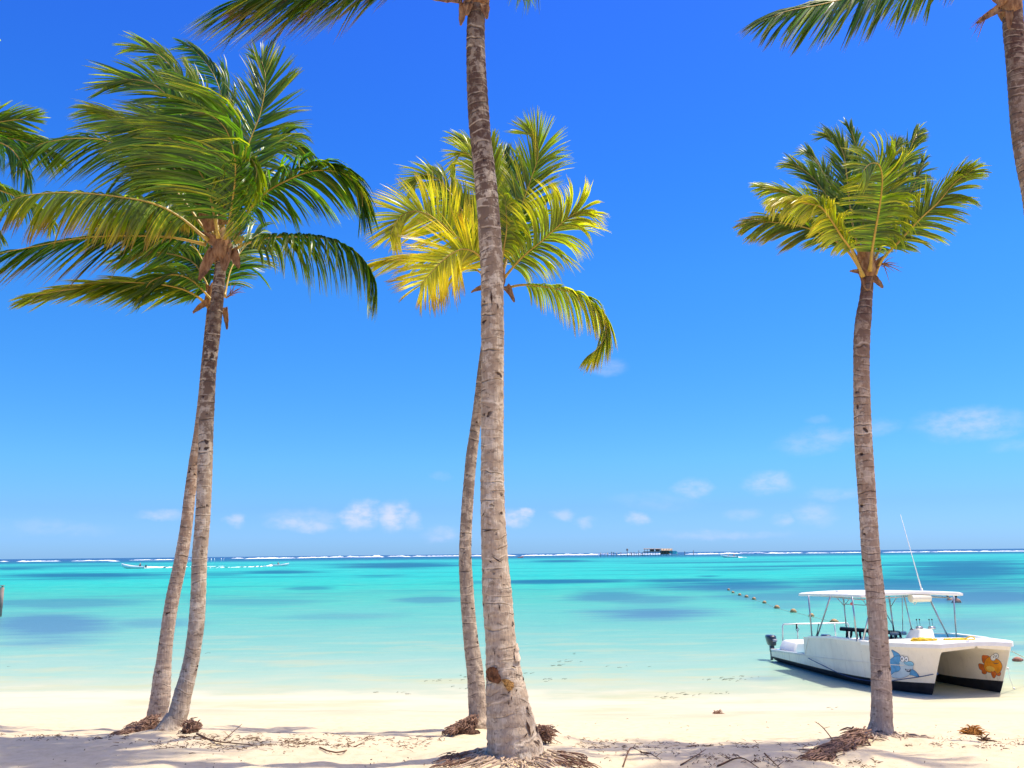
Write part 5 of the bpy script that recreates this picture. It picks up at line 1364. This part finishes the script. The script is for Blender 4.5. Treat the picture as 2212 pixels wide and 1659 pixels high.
def wake(px, seed, wpx, label):
    rnd = random.Random(seed); mb = MB(); 
    P0 = [onz(x, y) for x, y in px]; C_, L_ = crom(P0, 60)
    vs = []; fs = []
    for i, p in enumerate(C_):
        u = i/59; hw = (1.2+5.5*u**.7)*(wpx)*rnd.uniform(.6, 1.2)*(1-.6*u**3); h = .45*(1-u)**2+.06
        vs += [p+Vector((0, -hw, .01)), p+Vector((0, -hw*.4, h*rnd.uniform(.5, 1.2)+.02)), p+Vector((0, hw*.4, h*rnd.uniform(.5, 1.2)+.02)), p+Vector((0, hw, .01))]
    for i in range(59):
        if rnd.random() < .12+.35*(i/59): continue
        for k in range(3): fs.append((i*4+k, (i+1)*4+k, (i+1)*4+k+1, i*4+k+1))
    o = obj('boat_wake', vs, fs, m_foam, None, True); tag(o, label, 'wake', kind='stuff')
skiff(262, 314, 1228, 11, 'white open motorboat with upswept bow heading left, far out left of the paired palms', people=((-.28, m_shirt2, 'helmsman in dark clothes sitting at the stern of the left motorboat', 1.35),), bow=-1)
skiff(588, 624, 1222.5, 6.5, 'small white speedboat heading right, between the paired palms and the middle palm', people=((-.15, m_shirt2, 'person in dark clothes driving the small speedboat that heads right', 1.2),), bow=1)
skiff(1557, 1592, 1204.5, 7, 'white open boat with passengers near the horizon, right of the stilt bar', people=((.02, m_shirt2, 'passenger in dark shirt amidships in the boat right of the stilt bar', 1.5), (-.32, m_shirt, 'passenger in red shirt at the stern of the boat right of the stilt bar', 1.6)), bow=-1)
skiff(1118, 1131, 1204.8, 3, 'tiny orange kayak far out just right of the middle palm', name='kayak', hcol=simple('orange_plastic', (.75, .22, .10), .5), people=((.0, m_shirt, 'paddler sitting in the tiny orange kayak', 1.0),), bow=1, motor=False)
wake([(316,1227.5),(335,1226.5),(370,1226.3),(420,1224.5),(500,1223)], 3, .7, 'white wake trailing right from the left motorboat')
wake([(588,1222.8),(570,1224),(530,1225),(470,1226.5),(455,1227)], 4, .7, 'white wake trailing left from the small speedboat')
wake([(1594,1204.6),(1603,1204.5),(1612,1204.3)], 5, .8, 'short white wake behind the boat near the stilt bar')

# ------------------------------------------------------------------ breakers on the reef
def breaker(x0, x1, y0, y1, hp, seed):
    """a line of tumbling white water, real height, on the reef"""
    rnd = random.Random(seed); a = onz(x0, y0); b_ = onz(x1, y1); n = max(8, int((x1-x0)/2)); vs = []; fs = []
    for i in range(n+1):
        u = i/n; p = a.lerp(b_, u); d = p.y; 
        h = hp*d/1916*(.55+.6*noise.noise(Vector((u*n*.09, seed, 0)))+.35*noise.noise(Vector((u*n*.4, seed, 5))))*min(1, u*n/5, (1-u)*n/5); h = max(h, .05)
        w_ = 4+rnd.uniform(0, 2)
        vs += [p+Vector((0, -w_, -.05)), p+Vector((rnd.uniform(-.5, .5), -w_*.6, h*.7)), p+Vector((0, 0, h)), p+Vector((0, w_, h*.5)), p+Vector((0, w_*2, -.05))]
    for i in range(n):
        for k in range(4): fs.append((i*5+k, (i+1)*5+k, (i+1)*5+k+1, i*5+k+1))
    return vs, fs
BR_ = [(0,16,1213.2,1213,2.2),(38,62,1213.4,1213.2,3),(48,130,1213.0,1212.2,2.4),(155,185,1212,1211.8,1.5),(175,250,1211.8,1211.,2.6),(236,255,1212.4,1212.4,2.6),(280,330,1210.4,1209.6,2.4),(330,378,1209.8,1209.2,2.2),
 (500,528,1206.4,1206.1,2.8),(528,640,1207.2,1205.6,3.4),(640,668,1205.6,1205.2,4.2),(655,745,1205.0,1203.6,3.2),(745,830,1203.8,1203.2,3.6),(800,830,1203.4,1203,5.2),(836,880,1202.2,1201.8,2.4),(870,890,1202.8,1202.6,2.6),(890,1000,1202.2,1201.2,2.6),(1000,1045,1201.4,1201,2.6),
 (1085,1120,1200.8,1200.4,2.6),(1125,1200,1200.6,1199.8,3.2),(1195,1300,1199.6,1198.6,4.0),(1265,1330,1198.6,1198.4,4.6),(1330,1450,1198.2,1197.2,3.4),(1478,1520,1197.4,1197,2.2),(1500,1600,1197.2,1196,3.2),(1560,1660,1195.8,1195.2,3.6),(1655,1700,1195.6,1195.2,3.2),(1690,1735,1195.0,1194.6,2.6),(1740,1790,1195.0,1194.6,2.6),
 (1790,1870,1194.4,1193.6,2.0),(1905,2010,1193.4,1192.2,2.0),(2010,2120,1192.4,1191.4,3.0),(2115,2260,1191.6,1190.4,2.8),(-80,0,1213.8,1213.2,2.4)]
V = []; Fc = []
for i, (a, b_, ya, yb, h) in enumerate(BR_):
    vs, fs = breaker(a, b_, ya, yb, h*.85, i); k = len(V); V += vs; Fc += [tuple(j+k for j in f) for f in fs]
tag(obj('surf', V, Fc, m_foam, None, True), 'white surf breaking along the reef below the horizon', 'surf', kind='stuff')

# ------------------------------------------------------------------ stilt bar and posts far out
zq = Z(.12255, 1253.7, 1165.6)
YB = onz(1390, 1201.0).y
m_wood = simple('weathered_timber', (.34, .26, .21), .9, .1, var=.3, nscale=1.5); m_thatch = simple('thatch', (.46, .36, .26), .95, .05, var=.35, nscale=2.5); m_turq = simple('turquoise_paint', (.16, .66, .62), .6, .2); m_palew = simple('pale_timber', (.55, .47, .36), .9, .1, var=.2)  # timber and thatch lightened, distance haze put into their colour
m_whitep = simple('whitewash', (.82, .84, .86), .8, .1, var=.05)
def zQ(x, y, dY=0): return at(*zq(x, y), YB+dY)
bar = empty('stilt_bar', Vector((zQ(1370, 280).x, YB, 0)), 'timber bar on stilts far out at the reef with long thatched roof and turquoise hut', 'building')
def slab(mb, x0, y0, x1, y1, dep, dY=0, mi=0):
    a = zQ(x0, y1, dY); b_ = zQ(x1, y0, dY); mb.box(((a.x+b_.x)/2, a.y, (a.z+b_.z)/2), (abs(b_.x-a.x), dep, abs(b_.z-a.z)), mi=mi)
mb = MB(); a = zQ(1115, 163, -4); b_ = zQ(1425, 163, -4); c = zQ(1620, 168, -4)
def roofpart(x0, x1, yt, yb, mat, nm):
    mb = MB(); A0, A1 = zQ(x0, yb, -6), zQ(x1, yb, -6); B0, B1_ = zQ(x0, yt, 0), zQ(x1, yt, 0); C0, C1 = zQ(x0, yb, 6), zQ(x1, yb, 6)
    C0.z = A0.z; C1.z = A1.z
    u = Vector((0, 0, -.25)); vs = [A0, A1, B0, B1_, C0, C1]+[v+u for v in (A0, A1, B0, B1_, C0, C1)]
    mb.add(vs, [(0, 1, 3, 2), (2, 3, 5, 4), (7, 6, 8, 9), (9, 8, 10, 11), (0, 6, 7, 1), (4, 5, 11, 10), (0, 2, 4, 10, 8, 6), (1, 7, 9, 11, 5, 3)])
    mb.build(nm, mat, bar, False)
roofpart(1112, 1430, 157, 167, m_wood, 'roof'); roofpart(1425, 1622, 158, 192, m_thatch, 'thatched_roof')
mb = MB(); slab(mb, 1120, 206, 1440, 226, 8, 0); mb.build('counter', m_wood, bar, False)
mb = MB(); slab(mb, 1225, 170, 1300, 206, .6, 3); slab(mb, 1330, 172, 1400, 204, .6, 3); slab(mb, 1410, 190, 1560, 262, .8, 2); mb.build('back_wall', m_thatch, bar, False)
for k, x in enumerate((1130, 1180, 1228, 1275, 1322, 1368, 1415, 1465, 1515, 1560, 1612)):
    for dY in (-5, 4):
        mb = MB(); a = zQ(x, 162, dY); mb.box((a.x, a.y, a.z/2-.3), (.32, .32, a.z+.6)); mb.build('stilt', m_wood, bar, False)
mb = MB(); slab(mb, 830, 272, 1740, 279, 9, 0); slab(mb, 655, 270, 835, 276, 6, 0); mb.build('platform', m_palew, bar, False)
mb = MB(); slab(mb, 1575, 198, 1680, 254, 5, -2); mb.build('hut_wall', m_turq, bar, False)
mb = MB(); slab(mb, 1606, 212, 1620, 230, .3, -4.6); mb.build('hut_window', m_bdark, bar, False)
mb = MB(); slab(mb, 1683, 206, 1700, 254, 3, -1); mb.build('side_door', m_turq, bar, False)
mb = MB(); slab(mb, 835, 245, 1120, 249, .3, -4); slab(mb, 835, 258, 1120, 261, .3, -4); slab(mb, 1700, 258, 1730, 262, 4, -2); mb.build('railing', m_palew, bar, False)
for x in (870, 905, 945, 985, 1025, 1065, 1105):
    mb = MB(); a = zQ(x, 240, -4); mb.box((a.x, a.y, a.z/2-.3), (.3, .3, a.z+.6)); mb.build('railing_post', m_palew, bar, False)
rnd = random.Random(9)
PO = [(357,228,1),(430,236,0),(478,228,1),(552,218,2),(586,225,2),(640,228,1),(714,228,2),(770,238,0),(825,160,3),(893,222,2),(945,222,2),(1028,196,2),(1092,226,2),(1838,212,2),(1990,195,2)]
labs = ['leftmost pale mooring post left of the stilt bar', 'low weathered post second from the left beside the bar jetty', 'white topped post third from the left beside the bar jetty', 'dark post with a thick head at the left end of the bar jetty', 'dark post just right of the thick headed post', 'pale broad post at the left end of the bar platform', 'dark post at the start of the bar railing', 'low brown post behind the bar railing', 'tall dark signal post with a blue board left of the bar',
 'dark post right of the tall signal post', 'slim dark post midway along the bar railing', 'tall thin post left of the thatched bar', 'dark post just left of the thatched bar', 'dark post in the water just right of the turquoise hut', 'lone dark post in open water farthest right of the stilt bar']
for (x, y, k), lb in zip(PO, labs):
    a = zQ(x, y, rnd.uniform(-6, 6)); mb = MB(); w_ = (.5, .8, .55, .6)[k]
    n = 6; mb.tube([Vector((a.x, a.y, -1)), Vector((a.x+rnd.uniform(-.1, .1), a.y, a.z*.5)), a], [w_*.5, w_*.45, w_*.38], 7)
    if k == 2: mb.tube([a+Vector((0, 0, -.4)), a+Vector((0, 0, .1))], w_*.8, 7)
    if k == 3: mb.box(a+Vector((0, 0, -.9)), (1.6, .3, 1.7), bev=.1)
    tag(mb.build('mooring_post', [m_wood, m_palew][k < 2]), lb, 'post', 'posts round the stilt bar')
# white posts between and beside the paired palms
for (x0, y0, y1, w_), lb in zip([(407.2,1206.6,1214.5,1.1),(409.6,1206.4,1214.5,1.3),(412.4,1206.8,1214.3,.8),(448.8,1206.8,1213.6,1.0),(456,1206.6,1213.8,2.0),(463,1206.4,1214,1.3),(477.6,1206,1212.4,1.7),(483.2,1206.4,1212.2,.9)],
    ['leftmost thin white post in the gap of the paired palms', 'broadest white post in the gap of the paired palms', 'right thin white post in the gap of the paired palms', 'white post touching the right side of the paired palms', 'widest white post right of the paired palms', 'third white post right of the paired palms', 'fourth white post right of the paired palms, near the last', 'thin leaning white post, last one right of the paired palms']):
    c = onz(x0, y1); d = c.y; mb = MB(); h = (y1-y0)*d/1916; r = w_*d/1916*.5
    mb.tube([c+Vector((0, 0, -1)), c+Vector((0, 0, h*.6)), c+Vector((0, 0, h))], [r, r, r*.9], 8); tag(mb.build('white_post', m_whitep), lb, 'post', 'white posts far out in the lagoon')
# dark post cut by the left edge
c = onz(-1, 1332); mb = MB(); mb.tube([c+Vector((0, 0, -.4)), c+Vector((.01, 0, .8)), c+Vector((0, 0, 1.52))], [.10, .095, .10], 10); mb.tube([c+Vector((0, 0, 1.58)), c+Vector((0, 0, 1.62))], .11, 10); mb.tube([c+Vector((0, 0, 1.5)), c+Vector((0, 0, 1.6))], .04, 8)
tag(mb.build('wooden_post', m_wood), 'dark wooden post in the water cut by the left edge', 'post')

# ------------------------------------------------------------------ things lying on the sand
m_twig = simple('dead_twig', (.16, .085, .05), .9, .1, var=.25, nscale=20); m_kelp = simple('dry_weed', (.45, .20, .05), .9, .1, var=.35, nscale=14)
def G(px, py, dz=0.):
    p = toground(px, py); p.z = ground(p.x, p.y)+dz; return p
def twig(pts, r, lab, name='fallen_twig'):
    P = [G(x, y, z) for x, y, z in pts]; mb = MB(); C_, L_ = crom(P, 14); mb.tube(C_, [r*(1-.6*k/13) for k in range(14)], 6)
    rnd = random.Random(len(lab))
    for k in (4, 7, 10): mb.tube([C_[k], C_[k]+Vector((rnd.uniform(-.06, .06), rnd.uniform(-.05, .05), rnd.uniform(.0, .04)))], [r*.5, r*.2], 5)
    tag(mb.build(name, m_twig), lab, 'twig', 'fallen twigs on the sand')
twig([(484,1599,.01),(500,1592,.03),(522,1586,.10)], .006, 'thin straight twig standing up from the debris right of the paired palms')
twig([(425,1589,.02),(460,1600,.01),(500,1605,.02),(555,1609,.01)], .010, 'long dark branch along the debris line right of the paired palms')
twig([(690,1622,.01),(715,1627,.02),(745,1625,.01),(800,1600,.02)], .007, 'crooked twig on bright sand left of the middle palm')
twig([(1740,1620,.01),(1765,1600,.08),(1745,1582,.14)], .007, 'forked twig sticking up at the tip of the right root mass') if False else None
twig([(1806,1612,.02),(1780,1598,.10),(1762,1584,.16)], .006, 'dark twig sticking up beside the right palm root clump')
twig([(1346,1659,.01),(1362,1640,.06),(1378,1632,.03),(1402,1645,.01)], .007, 'bent twig arched over the sand right of the middle palm')
twig([(1385,1632,.01),(1405,1640,.03),(1428,1650,.01)], .006, 'short twig crossing the bent one right of the middle palm')
twig([(1470,1650,.01),(1500,1642,.02),(1525,1630,.04)], .006, 'reddish twig lying flat between the middle and right palms')
twig([(1652,1640,.05),(1672,1652,.02),(1690,1662,.0)], .007, 'dark twig at the bottom edge left of the right palm')
twig([(1550,1656,.01),(1600,1650,.03),(1640,1658,.01)], .008, 'curved branch at the bottom edge below the right root clump')
def heap(px, py, wpx, h, n, mat, lab, name, seed):
    c = G(px, py); d = c.y; r = wpx*d/1916/2; rnd = random.Random(seed); mb = MB(); mb.ball(c+Vector((0, 0, -.01)), r*.75, 10, sq=(1, .7, h/r*.9))
    for i in range(n):
        a = rnd.uniform(0, 6.28); q = rnd.random()**.5; p = c+Vector((cos(a)*r*q, sin(a)*r*.6*q, h*(1-q*q)*rnd.uniform(.4, 1.1)))
        e = p+Vector((rnd.gauss(0, .05), rnd.gauss(0, .04), rnd.gauss(-.01, .03))); mb.tube([p, p.lerp(e, .5)+Vector((0, 0, .01)), e], [.007, .006, .002], 4)
    tag(mb.build(name, mat), lab, 'seaweed')
heap(2100, 1574, 40, .09, 160, m_kelp, 'orange brown heap of dry seaweed on bright sand right of the right palm', 'seaweed_heap', 1)
heap(1550, 1542, 17, .05, 60, simple('brown_weed', (.34, .19, .12), .9, .1), 'tiny brown weed clump at the water edge left of the boat', 'seaweed_heap', 2)
heap(2126, 1590, 20, .02, 40, m_twig, 'small dark scrap of weed below the orange seaweed heap', 'seaweed_heap', 3)
# crumbs of bark, leaf and weed, far too many to count
rnd = random.Random(21); mb = MB()
def crumb(p, l, r, a):
    d = Vector((cos(a), sin(a), rnd.uniform(-.1, .25)))*l; m2 = p+d*.5+Vector((0, 0, rnd.uniform(0, .012)))
    mb.tube([p, m2, p+d], [r, r*.9, r*.3], 4, False)
zones = [((250, 1605), (930, 1612), 14, 700, .05), ((380, 1592), (760, 1606), 8, 600, .05), ((0, 1592), (300, 1598), 7, 260, .04), ((1180, 1590), (1780, 1618), 14, 620, .045), ((1200, 1605), (1560, 1612), 5, 300, .07),
 ((1930, 1585), (2212, 1600), 10, 420, .035), ((1500, 1640), (1900, 1648), 9, 300, .04), ((0, 1640), (2212, 1650), 30, 160, .015), ((1950, 1610), (2212, 1620), 6, 200, .045), ((620, 1590), (960, 1600), 9, 260, .05), ((1280, 1625), (1700, 1655), 10, 160, .035), ((1100, 1560), (2212, 1575), 14, 120, .03)]
for (a, b_, sp_, n, l) in zones:
    for i in range(int(n*.55)):
        u = rnd.random(); cl_ = noise.noise(Vector((u*9, a[0]*.01, sp_)))
        if cl_ < -.12 and rnd.random() < .8: continue
        x = a[0]+(b_[0]-a[0])*u; y = a[1]+(b_[1]-a[1])*u+rnd.gauss(0, sp_*.5)
        if y > 1662: continue
        p = G(x, y, .004); crumb(p, l*rnd.uniform(.2, 1.5), rnd.uniform(.0012, .0038), rnd.gauss(0, .7)+(pi if rnd.random() < .5 else 0))
tag(mb.build('beach_debris', m_twig), 'scattered dark crumbs of bark, leaf and weed along the tide lines', 'debris', kind='stuff')
# drifting weed in the shallows
mb = MB()
for (x, y, w_, n) in [(1215,1428,40,14),(1215,1437,50,12),(1570,1468,50,26),(1600,1462,60,10),(1490,1500,90,18),(1560,1497,60,10),(1005,1463,20,8),(840,1495,60,8),(1195,1468,30,12),(1140,1455,50,8),(960,1470,60,14),(880,1500,20,5),(450,1412,8,4),(1440,1506,24,16),(985,1486,40,6),(1240,1412,20,4),(2040,1545,70,8),(1830,1530,80,8),(15,1441,6,3),(1330,1440,90,7)]:
    for i in range(int(n*.6)):
        p = onz(x+rnd.gauss(0, w_*.4), y+rnd.gauss(0, 1.3), .006); crumb(p, rnd.uniform(.03, .15), rnd.uniform(.002, .005), rnd.gauss(0, .35))
tag(mb.build('floating_weed', simple('wet_weed', (.10, .12, .07), .7, .2)), 'dark shreds of weed drifting in the clear shallows', 'seaweed', kind='stuff')
